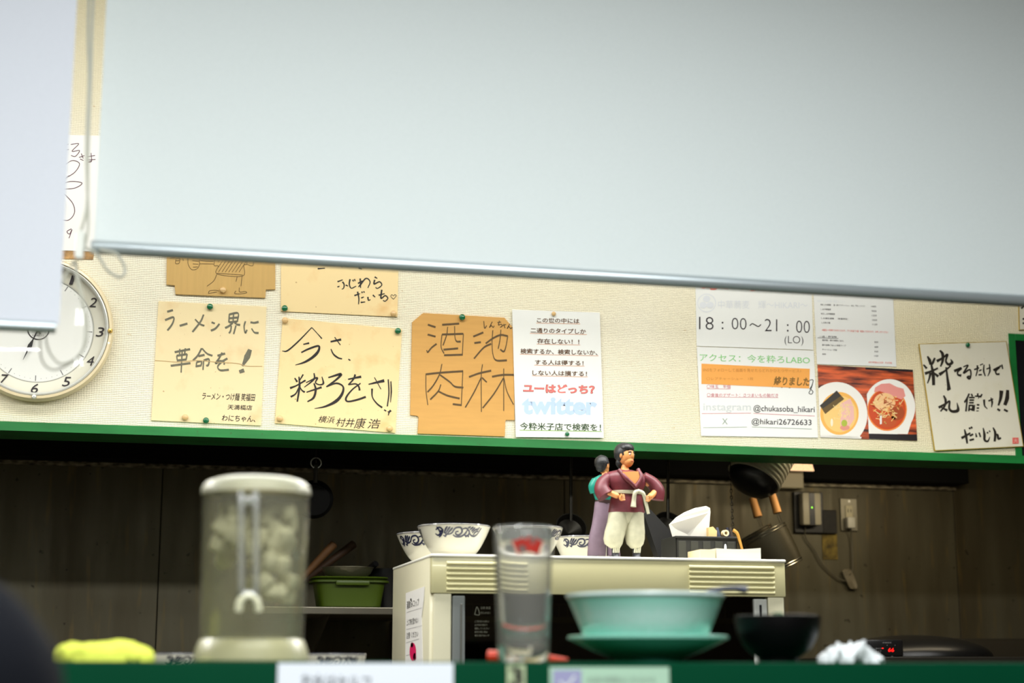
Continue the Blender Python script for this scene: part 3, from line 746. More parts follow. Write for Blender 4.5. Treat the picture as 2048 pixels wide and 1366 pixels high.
for q in range(70):
    a = rnd.random() * 6.28; r_ = rnd.random() ** 0.6 * 125; x = 675 + r_ * math.cos(a); y = 1065 + r_ * math.sin(a)
    c = rnd.choice([P_('print_noodle', (244, 216, 150)), P_('print_orange', (226, 128, 60)), P_('print_dark_meat', (170, 74, 30)), P_('print_soup_light', (246, 204, 122))])
    k.stroke([(x, y), (x + rnd.uniform(-25, 25), y + rnd.uniform(-20, 20)), (x + rnd.uniform(-40, 40), y + rnd.uniform(-30, 30))], 6, c, lift=0.0002)
k.poly([(620, 1125), (636, 1122), (636, 1192), (620, 1195)], W_, 0.0006)
k.mk('printed_picture', o)

# --- board J with gold edge
CJ = (1820, 580, 4.018)
o, k = board('message_board', 'cream board with gold edge and black brush writing, at the far right', 'sign', CJ,
    [(72, 432), (775, 412), (914, 1258), (198, 1293)], M_EDGE, 0.003, 0.0046, group=G_SIGN)
G().prism([wm(*CJ, YW - 0.0078)(x, y) for x, y in [(77, 437), (771, 417), (908, 1254), (203, 1287)]], (0, 0.0003, 0)).mk('face', board_mat('ivory_board', (228, 224, 204), (206, 196, 150), 0.3), o)
k.lift = 0.0008
for pts, wd in [
    ([(140, 532), (158, 565), (165, 600)], [8, 17, 12]), ([(200, 545), (185, 580), (172, 608)], [10, 14, 6]), ([(108, 600), (135, 630)], [8, 12]), ([(120, 672), (165, 655), (225, 628)], [16, 12, 10]),
    ([(172, 600), (186, 680), (190, 765)], [10, 18, 16]), ([(165, 665), (155, 710), (140, 750)], [14, 6]), ([(185, 660), (228, 695)], [6, 16]),
    ([(240, 485), (262, 515), (262, 570), (245, 615)], [10, 16, 14, 8]), ([(215, 572), (265, 545), (300, 518), (288, 570), (310, 598), (338, 582), (326, 555)], [16, 10, 12, 10, 14, 16, 3]),
    ([(235, 680), (280, 650), (328, 608)], [18, 10, 8]), ([(290, 620), (300, 700), (314, 800)], [9, 12, 20]), ([(298, 803), (325, 790)], 12),
    ([(355, 652), (412, 628), (385, 655), (385, 680), (412, 688)], [15, 11, 8, 14]), ([(428, 618), (466, 606), (430, 668), (478, 640), (490, 672), (480, 712), (462, 700), (480, 690)], [6, 9, 9, 8, 12, 8]),
    ([(515, 640), (555, 625)], 8), ([(542, 605), (540, 650), (530, 692)], [9, 6]), ([(555, 650), (575, 640)], 7), ([(550, 682), (578, 680)], 8), ([(565, 598), (570, 605)], 8), ([(578, 592), (583, 600)], 8),
    ([(595, 600), (592, 650), (605, 692)], [6, 9, 6]), ([(615, 635), (648, 622)], 7), ([(638, 595), (642, 650), (625, 692)], [6, 9, 4]),
    ([(670, 645), (718, 620), (690, 650), (695, 675), (720, 675)], [13, 10, 8, 11]), ([(722, 605), (730, 618)], 8), ([(738, 598), (745, 635)], 7),
    ([(230, 945), (290, 912), (318, 893), (315, 950), (340, 975), (385, 965), (378, 905)], [14, 10, 9, 12, 14, 18, 3]), ([(270, 848), (286, 885), (280, 930), (245, 975)], [8, 14, 10, 8]), ([(245, 938), (275, 955), (300, 968)], [5, 14]),
    ([(595, 880), (600, 930), (622, 955)], [12, 8, 4]), ([(630, 892), (668, 875)], 8), ([(650, 865), (660, 900), (655, 942)], [6, 11, 4]),
    ([(735, 808), (728, 870), (710, 928)], [22, 16, 9]), ([(785, 803), (780, 870), (762, 925)], [16, 22, 18]), ([(702, 955), (724, 970)], 11), ([(755, 960), (786, 976)], 11),
    ([(413, 1190), (450, 1170), (485, 1148)], [14, 9]), ([(438, 1120), (450, 1170), (460, 1233)], [7, 14, 9]), ([(475, 1105), (484, 1118)], 9), ([(490, 1098), (500, 1112)], 9), ([(480, 1172), (508, 1158)], 10), ([(478, 1207), (514, 1198)], 10),
    ([(528, 1150), (535, 1182)], [5, 10]), ([(555, 1145), (567, 1182)], 8), ([(588, 1108), (598, 1160), (600, 1205), (625, 1215), (642, 1180)], [6, 14, 12, 10, 3]), ([(618, 1142), (628, 1152)], 8), ([(635, 1130), (645, 1140)], 7),
    ([(668, 1105), (685, 1150), (680, 1217)], [7, 14, 12]), ([(680, 1172), (703, 1162), (710, 1195), (732, 1188)], [6, 12, 10])]:
    k.brush(pts, wd, M_BRUSH, 1.5)
k.text('儲', 425, 572, 830, 975, M_BRUSH, 0, 0.012, 0.1)
M_ST = mat('red_stamp', (232, 108, 100), 0.6)
k.poly([(823, 1186), (872, 1186), (874, 1234), (824, 1236)], M_ST); k.lift += 0.0001
k.text('大', 832, 866, 1194, 1228, mat('stamp_gap', (232, 196, 180), 0.6))
k.mk('lettering', o)
pin(1820 + 459 / 4.018, 580 + 443 / 4.018, True, 'at the top of the gold edged board at the far right', YW - 0.0079, 4.6)

# sheet lying behind board J and next board at the frame edge
o, k = board('message_board', 'cream board with gold edge cut off by the right edge, above the green frame', 'sign', CJ,
    [(862, -560), (1500, -560), (1525, 305), (878, 322)], M_EDGE, 0.003, 0.0006, group=G_SIGN)
G().prism([wm(*CJ, YW - 0.0038)(x, y) for x, y in [(867, -556), (1496, -556), (1520, 300), (883, 317)]], (0, 0.0003, 0)).mk('face', MATS['ivory_board'], o)
k.lift = 0.0008
k.strokes([[(895, 150), (930, 100), (960, 60)], [(905, 235), (930, 225)], [(905, 268), (950, 262)], [(1000, 60), (1010, 200)], [(960, 120), (1080, 100)], [(1040, 160), (1100, 260)]], [14, 10], M_BRUSH)
k.mk('lettering', o)

# --- white autograph sheet between the screens, and the little brown card under it
CL = (0, 0, 2.0)
o, k = board('autograph_sheet', 'tall white sheet with a thin flowing signature, seen between the two screens', 'sign', CL,
    [(-60, 530), (402, 543), (384, 1006), (-80, 990)], mat('white_sheet', (246, 246, 242), 0.5), 0.001, 0.002)
k.strokes([[(283, 578), (315, 575), (288, 605), (318, 602), (302, 625), (284, 622)], [(262, 565), (266, 578), (274, 576)], [(256, 600), (275, 598)],
    [(316, 630), (338, 622)], [(325, 614), (333, 634)], [(320, 636), (334, 642)], [(348, 627), (380, 622)], [(348, 640), (382, 638)], [(364, 612), (366, 645), (352, 648), (368, 642)],
    [(258, 660), (290, 642), (318, 655), (298, 690), (255, 716), (278, 702)], [(235, 742), (280, 726), (328, 732), (300, 752), (248, 757)], [(255, 773), (290, 812), (298, 850), (275, 880), (236, 878)],
    [(286, 915), (268, 926), (278, 936), (288, 918), (276, 953)], [(250, 915), (240, 938)], [(100, 640), (180, 700), (120, 800)], [(140, 850), (60, 900)]], 3.0, mat('maroon_pen', (92, 52, 66), 0.6))
k.mk('lettering', o)
board('brown_card', 'small mottled brown card under the white signature sheet', 'card', CL, [(60, 996), (378, 1006), (372, 1038), (60, 1030)], mat('mottled_brown_print', (178, 138, 84), 0.5, var=0.5, vscale=60), 0.001, 0.0006)

# ================================================================ CLOCK
cc = P(76, 656, YW); R0 = 0.5 * (P(228, 655, YW - 0.03).x - P(-78, 655, YW - 0.03).x); R0 = abs(R0)
cc = P(76.5, 657, YW - 0.02); cc.y = YW
cl = empty('wall_clock', cc, 'round cream wall clock with black numerals, half hidden behind the left screen', 'clock')
MY = Matrix.Rotation(math.pi / 2, 4, 'X')
def ringl(prof, name, m, par=cl, seg=96):
    return G().lathe(prof, cc, seg, M=MY).mk(name, m, par, smooth=True, origin=cc)
ringl([(R0 * 0.95, 0.001), (R0, 0.006), (R0 * 1.0, 0.022), (R0 * 0.975, 0.030), (R0 * 0.945, 0.031), (R0 * 0.93, 0.026), (R0 * 0.93, 0.012)], 'case_rim', mat('cream_clock_plastic', (236, 220, 180), 0.35, coat=0.4))
ringl([(R0 * 0.93, 0.030), (R0 * 0.915, 0.031), (R0 * 0.895, 0.029), (R0 * 0.885, 0.02)], 'bezel_ring', mat('silver_ring', (214, 216, 208), 0.3, metal=0.25))
ringl([(0.0005, 0.010), (R0 * 0.93, 0.010)], 'dial', mat('dial_white', (238, 240, 234), 0.5))
ringl([(R0 * 0.735, 0.0108), (R0 * 0.75, 0.0125), (R0 * 0.89, 0.0135)], 'numeral_ring', mat('dial_cream', (226, 224, 206), 0.5))
ringl([(R0 * 0.725, 0.0106), (R0 * 0.728, 0.0120), (R0 * 0.74, 0.0120), (R0 * 0.742, 0.0106)], 'inner_ring', mat('thin_grey_ring', (176, 176, 166), 0.4))
ki = Ink(lambda x, y, l: Vector((cc.x + x * R0, YW - 0.0140 - l, cc.z + y * R0)))
kd = Ink(lambda x, y, l: Vector((cc.x + x * R0, YW - 0.0101 - l, cc.z + y * R0)))
for h in range(1, 13):
    a = math.pi / 2 - h * math.pi / 6; cx, cy = 0.822 * math.cos(a), 0.822 * math.sin(a)
    hw = {1: 0.024, 10: 0.08, 11: 0.05, 12: 0.08}.get(h, 0.046)
    ki.text(str(h), cx - hw - 0.016, cx + hw - 0.016, cy + 0.066, cy - 0.066, M_TXT, 0, 0.0, -0.25)
    kd.stroke([(0.64 * math.cos(a), 0.64 * math.sin(a)), (0.715 * math.cos(a), 0.715 * math.sin(a))], 0.011, M_SG)
for q in range(60):
    a = q * math.pi / 30
    if q % 5: kd.disc(0.685 * math.cos(a), 0.685 * math.sin(a), 0.004, 0.004, M_SG, n=8)
kd.ring(0, 0.0, 0.14, 0.016, M_TXT)
kd.text('QUARTZ', -0.08, 0.08, -0.075, -0.1, M_SG)
ki.mk('numerals', cl); kd.mk('dial_markings', cl)
def hand(name, ang, L, wd):
    a = math.radians(90 - ang); d = Vector((math.cos(a), math.sin(a))); n_ = Vector((-d.y, d.x))
    pr = [(-0.08, 0.012), (0.35 * L, 0.008), (0.55 * L, wd), (0.62 * L, wd * 0.8), (0.72 * L, 0.01), (L, 0.002)]
    L_ = [d * t + n_ * q for t, q in pr] + [d * t - n_ * q for t, q in pr[::-1]]
    G().prism([(cc.x + p.x * R0, YW - 0.016, cc.z + p.y * R0) for p in L_], (0, 0.001, 0)).mk(name, M_BLACK, cl)
hand('hour_hand', 202, 0.47, 0.03); hand('minute_hand', 338, 0.62, 0.022)
G().lathe([(0.0005, 0.018), (0.006, 0.018), (0.006, 0.010)], cc, 16, M=MY).mk('hand_cap', M_BLACK, cl, smooth=True)
def clear(name, tint=(255, 255, 255), rough=0.02, ior=1.45, gloss=None):
    m = mat(name, tint, rough, trans=1.0, ior=ior); return m
M_GLASS = clear('clear_glass')
def thin_glass(name, rough=0.03, fac=0.06, tint=(255, 255, 255)):
    m = bpy.data.materials.new(name); m.use_nodes = True; nt = m.node_tree; nt.nodes.clear()
    out = nt.nodes.new('ShaderNodeOutputMaterial'); tr = nt.nodes.new('ShaderNodeBsdfTransparent'); gl = nt.nodes.new('ShaderNodeBsdfGlossy')
    tr.inputs[0].default_value = (*lin(tint), 1); gl.inputs['Roughness'].default_value = rough
    fr_ = nt.nodes.new('ShaderNodeLayerWeight'); fr_.inputs[0].default_value = 0.5; fa_ = math_node(nt, 'ADD', math_node(nt, 'MULTIPLY', math_node(nt, 'POWER', fr_.outputs['Facing'], 5.0), 0.8), 0.04)
    mx = nt.nodes.new('ShaderNodeMixShader')
    nt.links.new(fa_, mx.inputs[0]); nt.links.new(tr.outputs[0], mx.inputs[1]); nt.links.new(gl.outputs[0], mx.inputs[2]); nt.links.new(mx.outputs[0], out.inputs[0])
    MATS[name] = m; return m
M_PANE = thin_glass('thin_pane_glass')
ringl([(0.0005, 0.029), (R0 * 0.5, 0.0285), (R0 * 0.9, 0.0265)], 'glass', M_PANE)
for a, m in ((0, mat('gold_knob', (206, 170, 84), 0.25, metal=0.8)), (-90, MATS['silver_ring'])):
    a = math.radians(a); p = cc + Vector((math.cos(a) * R0 * 0.955, 0, math.sin(a) * R0 * 0.955))
    G().lathe([(0.0005, 0.037), (0.004, 0.036), (0.0052, 0.033), (0.0052, 0.028)], p, 16, M=MY).mk('stud', m, cl, smooth=True)
# ================================================================ KITCHEN FURNITURE
M_WTOP = mat('stainless_worktop', (112, 108, 96), 0.35, metal=0.85, var=0.15, vscale=6)
wt = empty('worktop', (0.4, 3.1, 0), 'stainless kitchen worktop carrying the beige cabinet behind the green counter', 'worktop')
ZW = 0.90
G().bbox((-1.2, 2.60, ZW - 0.04), (2.4, 3.45, ZW), 0.004).mk('top', M_WTOP, wt)
for x in (-1.15, 0.55, 2.32):
    for y in (2.65, 3.36):
        G().bbox((x, y, 0), (x + 0.04, y + 0.04, ZW - 0.04), 0.003).mk('leg', M_WTOP, wt)
G().bbox((-1.12, 2.68, 0.22), (2.33, 3.38, 0.25), 0.003).mk('lower_shelf', M_WTOP, wt)

# ---- beige sterilising cabinet
YC = 2.95
M_BEI = mat('beige_enamel', (196, 190, 146), 0.28, coat=0.3); M_BEI2 = mat('pale_beige_enamel', (218, 213, 184), 0.35, coat=0.2)
M_CTOP = mat('ivory_cabinet_top', (240, 238, 226), 0.35)
XC0 = P(862, 1115, YC).x; XC1 = P(1571, 1130, YC).x; ZT = P(1200, 1113, YC).z; YC1 = YC + 0.41
def fz(py): return P(1200, py, YC).z
def fx(px, py=1150): return P(px, py, YC).x
cab = empty('dish_cabinet', ((XC0 + XC1) / 2, YC + 0.2, ZW), 'beige dish cabinet with louvred fascia and dark glass door, bowls and figurines on top', 'cabinet')
g = G(); g.bbox((XC0, YC + 0.012, ZW + 0.0), (XC0 + 0.018, YC1, ZT - 0.004), 0.003); g.bbox((XC1 - 0.018, YC + 0.012, ZW), (XC1, YC1, ZT - 0.004), 0.003)
g.box((XC0 + 0.018, YC1 - 0.012, ZW), (XC1 - 0.018, YC1, ZT - 0.006)); g.box((XC0 + 0.018, YC + 0.02, ZW), (XC1 - 0.018, YC1 - 0.012, ZW + 0.015))
g.mk('body', M_BEI2, cab, smooth=True)
G().bbox((XC0 - 0.001, YC - 0.002, ZT - 0.006), (XC1 + 0.001, YC1 + 0.001, ZT), 0.0028).mk('top', M_CTOP, cab, smooth=True)
zf = fz(1190)
G().bbox((XC0 + 0.001, YC, zf), (XC1 - 0.001, YC + 0.03, ZT - 0.006), 0.002).mk('fascia', M_BEI, cab, smooth=True)
for xa_, xb_ in ((fx(893), fx(1063)), (fx(1378), fx(1548))):
    pitch = (ZT - 0.012 - zf - 0.003) / 6
    for q in range(6):
        z = zf + 0.003 + q * pitch
        G().prism([(xa_, YC - 0.0002, z), (xa_, YC - 0.0042, z + pitch * 0.30), (xa_, YC - 0.0042, z + pitch * 0.55), (xa_, YC - 0.0002, z + pitch * 0.92)], (xb_ - xa_, 0, 0)).mk('vent_slat', M_BEI, cab)
# door frame and glass
G().bbox((XC0 + 0.006, YC + 0.003, ZW + 0.01), (fx(904), YC + 0.02, zf), 0.002).mk('door_stile', M_BEI2, cab)
G().bbox((fx(1536), YC + 0.003, ZW + 0.01), (XC1 - 0.004, YC + 0.02, zf), 0.002).mk('door_stile', M_BEI2, cab)
M_GRYP = mat('grey_door_profile', (128, 132, 130), 0.35, metal=0.3)
G().bbox((fx(906), YC + 0.001, ZW + 0.02), (fx(931), YC + 0.018, zf - 0.004), 0.002).mk('door_profile', M_GRYP, cab)
G().bbox((fx(921), YC - 0.003, ZW + 0.04), (fx(924), YC + 0.001, zf - 0.018), 0.001).mk('door_handle', M_METAL, cab)
G().bbox((fx(1507), YC + 0.001, ZW + 0.02), (fx(1533), YC + 0.018, zf - 0.004), 0.002).mk('door_profile', mat('pale_grey_profile', (176, 178, 172), 0.4), cab)
G().bbox((fx(1517), YC - 0.002, zf - 0.045), (fx(1521), YC + 0.001, zf - 0.015), 0.0008).mk('latch', M_BLACK, cab)
pane = G().box((fx(931), YC + 0.008, ZW + 0.02), (fx(1507), YC + 0.011, zf - 0.002)).mk('glass_pane', thin_glass('smoked_pane', 0.05, tint=(150, 150, 130)), cab)
M_INN = mat('dim_cabinet_lining', (92, 88, 62), 0.6)
g = G(); g.box((XC0 + 0.019, YC + 0.03, ZW + 0.016), (XC0 + 0.022, YC1 - 0.013, ZT - 0.02)); g.box((XC0 + 0.019, YC1 - 0.016, ZW + 0.016), (XC1 - 0.019, YC1 - 0.013, ZT - 0.02)); g.box((XC1 - 0.022, YC + 0.03, ZW + 0.016), (XC1 - 0.019, YC1 - 0.013, ZT - 0.02))
g.mk('lining', M_INN, cab)
g = G(); zr = fz(1232)
for q in range(34):
    x = fx(940) + q * (fx(1500) - fx(940)) / 33; g.tube([(x, YC + 0.05, zr), (x, YC + 0.05, zr + 0.022)], 0.0014, 6)
g.tube([(fx(935), YC + 0.05, zr + 0.022), (fx(1504), YC + 0.05, zr + 0.022)], 0.002, 6); g.bbox((fx(935), YC + 0.045, zr - 0.012), (fx(1504), YC + 0.055, zr - 0.001), 0.002)
g.mk('wire_rack', mat('dull_wire', (150, 138, 100), 0.4, metal=0.7), cab)
M_STK = mat('faded_sticker_print', (112, 110, 92), 0.6)
k = Ink(lambda x, y, l: P(600 + x / 3.413, 1000 + y / 3.413, YC + 0.0075 - l))
k.stroke([(1192, 782), (1208, 730), (1225, 782), (1192, 782)], 4, M_STK)
k.text('注意 高温', 1232, 1300, 728, 745, M_STK); k.text('手をふれない', 1232, 1300, 762, 778, M_STK)
for q, t_ in enumerate(('ご使用の前に', '必ず扉を閉めて', '運転してください', '庫内が熱い時は', '扉をあけないで')): k.text(t_, 1192, 1292 - 12 * (q % 2), 822 + 24 * q, 836 + 24 * q, M_STK)
k.mk('sticker_print', pane)
# small handwritten note on the side of the cabinet
mpx = lambda x, y, l=0.0: PX(600 + x / 3.413, 1000 + y / 3.413, XC0 - 0.0006 - l)
note = G().prism([mpx(*q) for q in [(724, 636), (852, 590), (846, 690), (832, 800), (842, 1180), (720, 1180)]], (-0.0006, 0, 0)).mk('paper_note', mat('white_note_paper', (238, 236, 230), 0.6), label='white handwritten note with a pink rose, stuck to the left side of the beige cabinet', cat='note')
k = Ink(lambda x, y, l: mpx(x, y, l + 0.0006))
k.text('湯飲みコップ', 728, 812, 692, 745, M_INK, -0.28); k.text('上に物を置かない', 728, 808, 815, 858, M_INK, -0.22); k.text('注意 ください', 726, 806, 905, 948, M_INK, -0.18)
k.stroke([(728, 768), (832, 735)], 2, M_SG); k.stroke([(726, 884), (832, 858)], 2, M_SG); k.stroke([(724, 975), (812, 948)], 2, M_SG); k.stroke([(724, 1062), (748, 1056)], 2, M_INK); k.disc(757, 680, 5, 9, M_INK)
k.disc(770, 1036, 22, 62, mat('rose_pink_print', (222, 22, 92), 0.5)); k.disc(782, 1070, 10, 26, mat('dark_rose_print', (120, 12, 50), 0.5)); k.disc(764, 990, 9, 18, mat('dark_rose_print', (120, 12, 50), 0.5))
k.mk('lettering', note)

# ---- blue-on-white patterned bowls
M_PORC = mat('white_porcelain', (206, 203, 186), 0.2, coat=0.4); M_NAVY = mat('navy_glaze', (26, 30, 58), 0.2, coat=0.4)
def ramen_bowl(px, pyrim, Y, rpx, label, group, cat='bowl', ztable=None, ang=0.0, h=None):
    c = P(px, pyrim, Y); R = rpx * mpp(c)
    zr = P(px, pyrim, Y - R).z
    H = (zr - ztable) if ztable is not None else h
    z0 = zr - H
    t = empty('patterned_bowl', (c.x, Y, z0), label, cat, group)
    def pr(z):   # outer radius at height z
        u = max(0.0, min(1.0, (z - 0.1 * H) / (0.9 * H)))
        return R * (0.50 + 0.50 * (u ** 0.62))
    hs = [0.1 * H + 0.9 * H * (q / 14) for q in range(15)]
    prof = [(0.001, 0.004), (R * 0.40, 0.004), (R * 0.42, 0.0), (R * 0.46, 0.0), (R * 0.47, 0.09 * H)] + [(pr(z), z) for z in hs]
    prof += [(R * 0.985, H + 0.0012), (R * 0.965, H)] + [(pr(z) - 0.004, z + 0.003) for z in hs[::-1][1:]] + [(0.001, 0.1 * H + 0.003)]
    g = G().lathe(prof, (c.x, Y, z0), 56); g.mk('body', M_PORC, t, smooth=True, angle=50)
    G().lathe([(R * 1.0 + 0.0002, H - 0.0015), (R * 0.99, H + 0.0016), (R * 0.96, H + 0.0012)], (c.x, Y, z0), 56).mk('rim_line', M_NAVY, t, smooth=True)
    base = -math.pi / 2 + ang
    L = [[(-170, 10), (-150, 22), (-130, 8), (-140, -20), (-150, -34)], [(-160, -14), (-130, -30), (-110, -10), (-125, 20), (-145, 34)], [(-135, 0), (-120, -6), (-118, 12)],
         [(-110, 22), (-95, 30), (-90, 10), (-105, 6)], [(-100, 5), (-85, -22), (-75, -34)], [(-90, 10), (-68, -20), (-58, -32)], [(-80, 14), (-52, -14), (-42, -26)],
         [(-95, 20), (-50, 10), (-25, -22), (10, -26), (22, 0), (5, 20), (-18, 18), (-20, 2), (-2, -2)], [(-40, 20), (-20, 32), (20, 30), (45, 12), (60, -14)], [(-15, 30), (-12, 36)], [(5, 30), (8, 37)],
         [(25, -18), (50, -22), (75, 0), (70, 22), (50, 26), (44, 12), (56, 8)], [(75, 5), (95, 22), (125, 26), (150, 8), (168, -30)], [(60, -24), (78, -34)], [(76, -14), (98, -34)], [(90, -4), (112, -30)],
         [(100, 6), (118, -16), (140, -20), (150, -34)], [(112, 20), (125, 0), (148, -8)], [(55, 28), (58, 36)], [(72, 26), (78, 34)]]
    sc = R / 250.0            # metres per motif unit
    def mp2(x, y, l):         # x,y in motif units relative to the motif centre
        z = H - 0.0 - (y + 52) * sc
        r = pr(z) + 0.0004 + l * 0.2
        a = k.a0 + x * sc / (R * 0.93)
        return Vector((c.x + r * math.cos(a), Y + r * math.sin(a), z0 + z))
    for q3 in range(3):
        k = Ink(None); k.mp = mp2
        k.a0 = base + q3 * 2.094
        for q in L: k.stroke(q, [8, 13, 8], M_NAVY, sub=4)
        k.mk('pattern', t)
    return t
GB = 'blue and white patterned bowls on the cabinet'
ramen_bowl(866, 1063, YC + 0.33, 73, 'white bowl with dark blue scrolls overhanging the left back corner of the cabinet', GB, ztable=ZT, ang=-0.72)
ramen_bowl(908, 1047, YC + 0.14, 73, 'white bowl with dark blue scrolls at the front left of the cabinet top', GB, ztable=ZT, ang=-0.06)
ramen_bowl(1055, 1050, YC + 0.17, 71, 'white bowl with dark blue scrolls behind the drinking glass', GB, ztable=ZT, ang=0.98)
ramen_bowl(1168, 1071, YC + 0.335, 62, 'white bowl with dark blue scrolls just left of the two figurines', GB, ztable=ZT, ang=-0.35)
# low row of bowls on a riser behind the green counter
riser = empty('riser_shelf', (0.2, 2.66, ZW), 'low stainless riser shelf behind the green counter, carrying the lower bowls', 'shelf')
ZR = 1.19
G().bbox((-0.10, 2.60 + 0.005, ZR - 0.015), (0.52, 2.86, ZR), 0.002).mk('top', M_WTOP, riser)
for x in (-0.09, 0.50):
    for y in (2.61, 2.835): G().bbox((x, y, ZW), (x + 0.02, y + 0.02, ZR - 0.015), 0.002).mk('leg', M_WTOP, riser)
GB2 = 'patterned bowls on the low riser behind the counter'
ramen_bowl(352, 1307, 2.74, 62, 'patterned white bowl peeping over the green counter between the towel and the pitcher', GB2, ztable=ZR, ang=0.35)
ramen_bowl(668, 1308, 2.74, 64, 'patterned white bowl peeping over the green counter right of the water pitcher', GB2, ztable=ZR, ang=0.0)

# ================================================================ FIGURINES (plain generic ones)
M_SKIN = mat('painted_skin', (206, 140, 82), 0.45); M_ROBE = mat('maroon_paint', (98, 38, 46), 0.45, var=0.25, vscale=60); M_CREAMP = mat('cream_paint', (176, 174, 150), 0.5, var=0.12, vscale=80)
M_HAIR = mat('black_hair_paint', (30, 31, 33), 0.45, bump=0.4, bscale=300); M_BOOT = mat('dark_boot_paint', (44, 46, 52), 0.4); M_TEAL = mat('teal_paint', (18, 122, 106), 0.4); M_MAUVE = mat('mauve_grey_paint', (116, 98, 112), 0.5, var=0.15, vscale=60)
M_LACE = mat('boot_wrap_paint', (200, 198, 172), 0.6)
def figure_tools(YF):
    def F(px, py, dy=0.0):
        p = P(px, py, YF); p.y += dy; return p
    s = mpp(F(1250, 1000))
    def loft(g, secs, seg=20, pw=1.0):   # (px,py,dy,rx_px,ry_px)
        L = []
        for (x, y, dy, rx, ry) in secs:
            p = F(x, y, dy); L.append((p.x, p.y, p.z, rx * s, ry * s))
        return g.loft(L, seg, pw=pw)
    def limb(g, pts, rr, seg=12):
        P3 = [F(*q) for q in pts]; n = len(P3)
        P4 = catmull(P3, 5) if n > 2 else P3
        R = []
        for k in range(len(P4)):
            u = k / (len(P4) - 1) * (n - 1); j = min(int(u), n - 2); R.append((rr[j] + (rr[j + 1] - rr[j]) * (u - j)) * s)
        return g.tube(P4, 0, seg, rr=R)
    return F, s, loft, limb
def skin_body(name, F, s, chain, parent):
    """continuous body from a joint skeleton: chain = (index parent, px, py, dy, radius px)"""
    o = P(1250, 1112, 3.0)
    vs = []; es = []; rr = []
    for k, (pa, x, y, dy, r) in enumerate(chain):
        vs.append(F(x, y, dy)); rr.append(r * s)
        if pa is not None: es.append((pa, k))
    org = WO[parent]
    me = bpy.data.meshes.new(name); me.from_pydata([tuple(v - org) for v in vs], es, [])
    ob = bpy.data.objects.new(name, me); COL.objects.link(ob); place(ob, org, parent)
    me.materials.append(M_SKIN)
    m = ob.modifiers.new('skin', 'SKIN'); 
    if not me.skin_vertices: 
        bpy.context.view_layer.objects.active = ob
    sv = me.skin_vertices[0].data
    for k, r in enumerate(rr): sv[k].radius = (r, r)
    sv[0].use_root = True
    m.use_smooth_shade = True
    sd = ob.modifiers.new('sub', 'SUBSURF'); sd.levels = 2; sd.render_levels = 2
    bpy.context.view_layer.update()
    return ob
def bake(ob):
    dg = bpy.context.evaluated_depsgraph_get(); me = bpy.data.meshes.new_from_object(ob.evaluated_get(dg))
    ob.modifiers.clear(); ob.data = me
    for p in me.polygons: p.use_smooth = True
YF1 = YC + 0.10
fb = P(1250, 1112, YF1); fb.z = ZT
fig = empty('figurine', fb, 'standing figurine in maroon wrap top, white belt and cream trousers, fists on hips', 'figurine')
F, s1, loft, limb = figure_tools(YF1)
s_px = ZT - 0.0
yb_ = 1112
chain = [(None, 1252, 1018, 0, 15), (0, 1252, 990, 0, 14), (1, 1252, 966, 0, 18), (2, 1250, 948, 0, 13), (3, 1249, 936, 0, 7), (4, 1250, 926, 0, 8),
         (2, 1222, 956, 0, 10), (6, 1203, 978, -0.004, 8), (7, 1218, 988, -0.014, 6), (8, 1232, 996, -0.022, 6),
         (2, 1284, 956, 0, 10), (10, 1314, 978, -0.002, 8), (11, 1302, 990, -0.012, 6.5), (12, 1290, 998, -0.022, 6.5),
         (0, 1238, 1045, 0, 12), (14, 1231, 1080, 0, 8), (15, 1232, 1104, 0, 6),
         (0, 1266, 1045, 0, 12), (17, 1271, 1080, 0, 8), (18, 1273, 1104, 0, 6)]
b_ = skin_body('body', F, s1, chain, fig); bake(b_)
def fist(g, px, py, dy, flip):
    c = F(px, py, dy); g.ell(c, (6 * s1, 5 * s1, 6.5 * s1), 12)
    for q in range(4): g.ell(c + Vector((flip * (1.5 + q * 0.3) * s1, -4.5 * s1, (4.6 - q * 3.0) * s1)), (4.2 * s1, 2.6 * s1, 1.7 * s1), 8)
    g.ell(c + Vector((-flip * 2.5 * s1, -5.2 * s1, 4 * s1)), (2 * s1, 2 * s1, 3.6 * s1), 8)
g = G(); fist(g, 1236, 998, -0.024, 1); g.mk('hand', M_SKIN, fig, smooth=True)
g = G(); fist(g, 1288, 1000, -0.024, -1); g.mk('hand', M_SKIN, fig, smooth=True)
# head turned to the right of the picture
s1k = s1; s1 = s1 * 1.18; g = G(); hc = F(1251, 911, 0)
RZ = Matrix.Rotation(math.radians(38), 4, 'Z')   # face direction: towards camera and to the right
def H_(x, y, z): return hc + (RZ @ Vector((x * s1, -y * s1, z * s1)))
g.ell(hc, (13.5 * s1, 15 * s1, 18 * s1), 24, M=RZ)
g.ell(H_(0, 5, -10), (9.5 * s1, 9.5 * s1, 10.5 * s1), 18, M=RZ)
g.tube([H_(0, 13.2, 3), H_(0, 15.8, -3.5), H_(0, 13.6, -5)], 0, 8, rr=[1.1 * s1, 1.9 * s1, 1.4 * s1])
for sx in (-1, 1): g.ell(H_(sx * 13.5, 0, -1), (2.2 * s1, 3 * s1, 5 * s1), 10, M=RZ)
hd = g.mk('head', M_SKIN, fig, smooth=True, angle=80)
M_EYE = mat('eye_white_paint', (232, 230, 220), 0.4)
g = G()
for sx in (-1, 1): g.ell(H_(sx * 5.4, 13.0, 1.0), (2.7 * s1, 1.6 * s1, 1.4 * s1), 10, M=RZ)
g.mk('eyes', M_EYE, hd, smooth=True)
g = G()
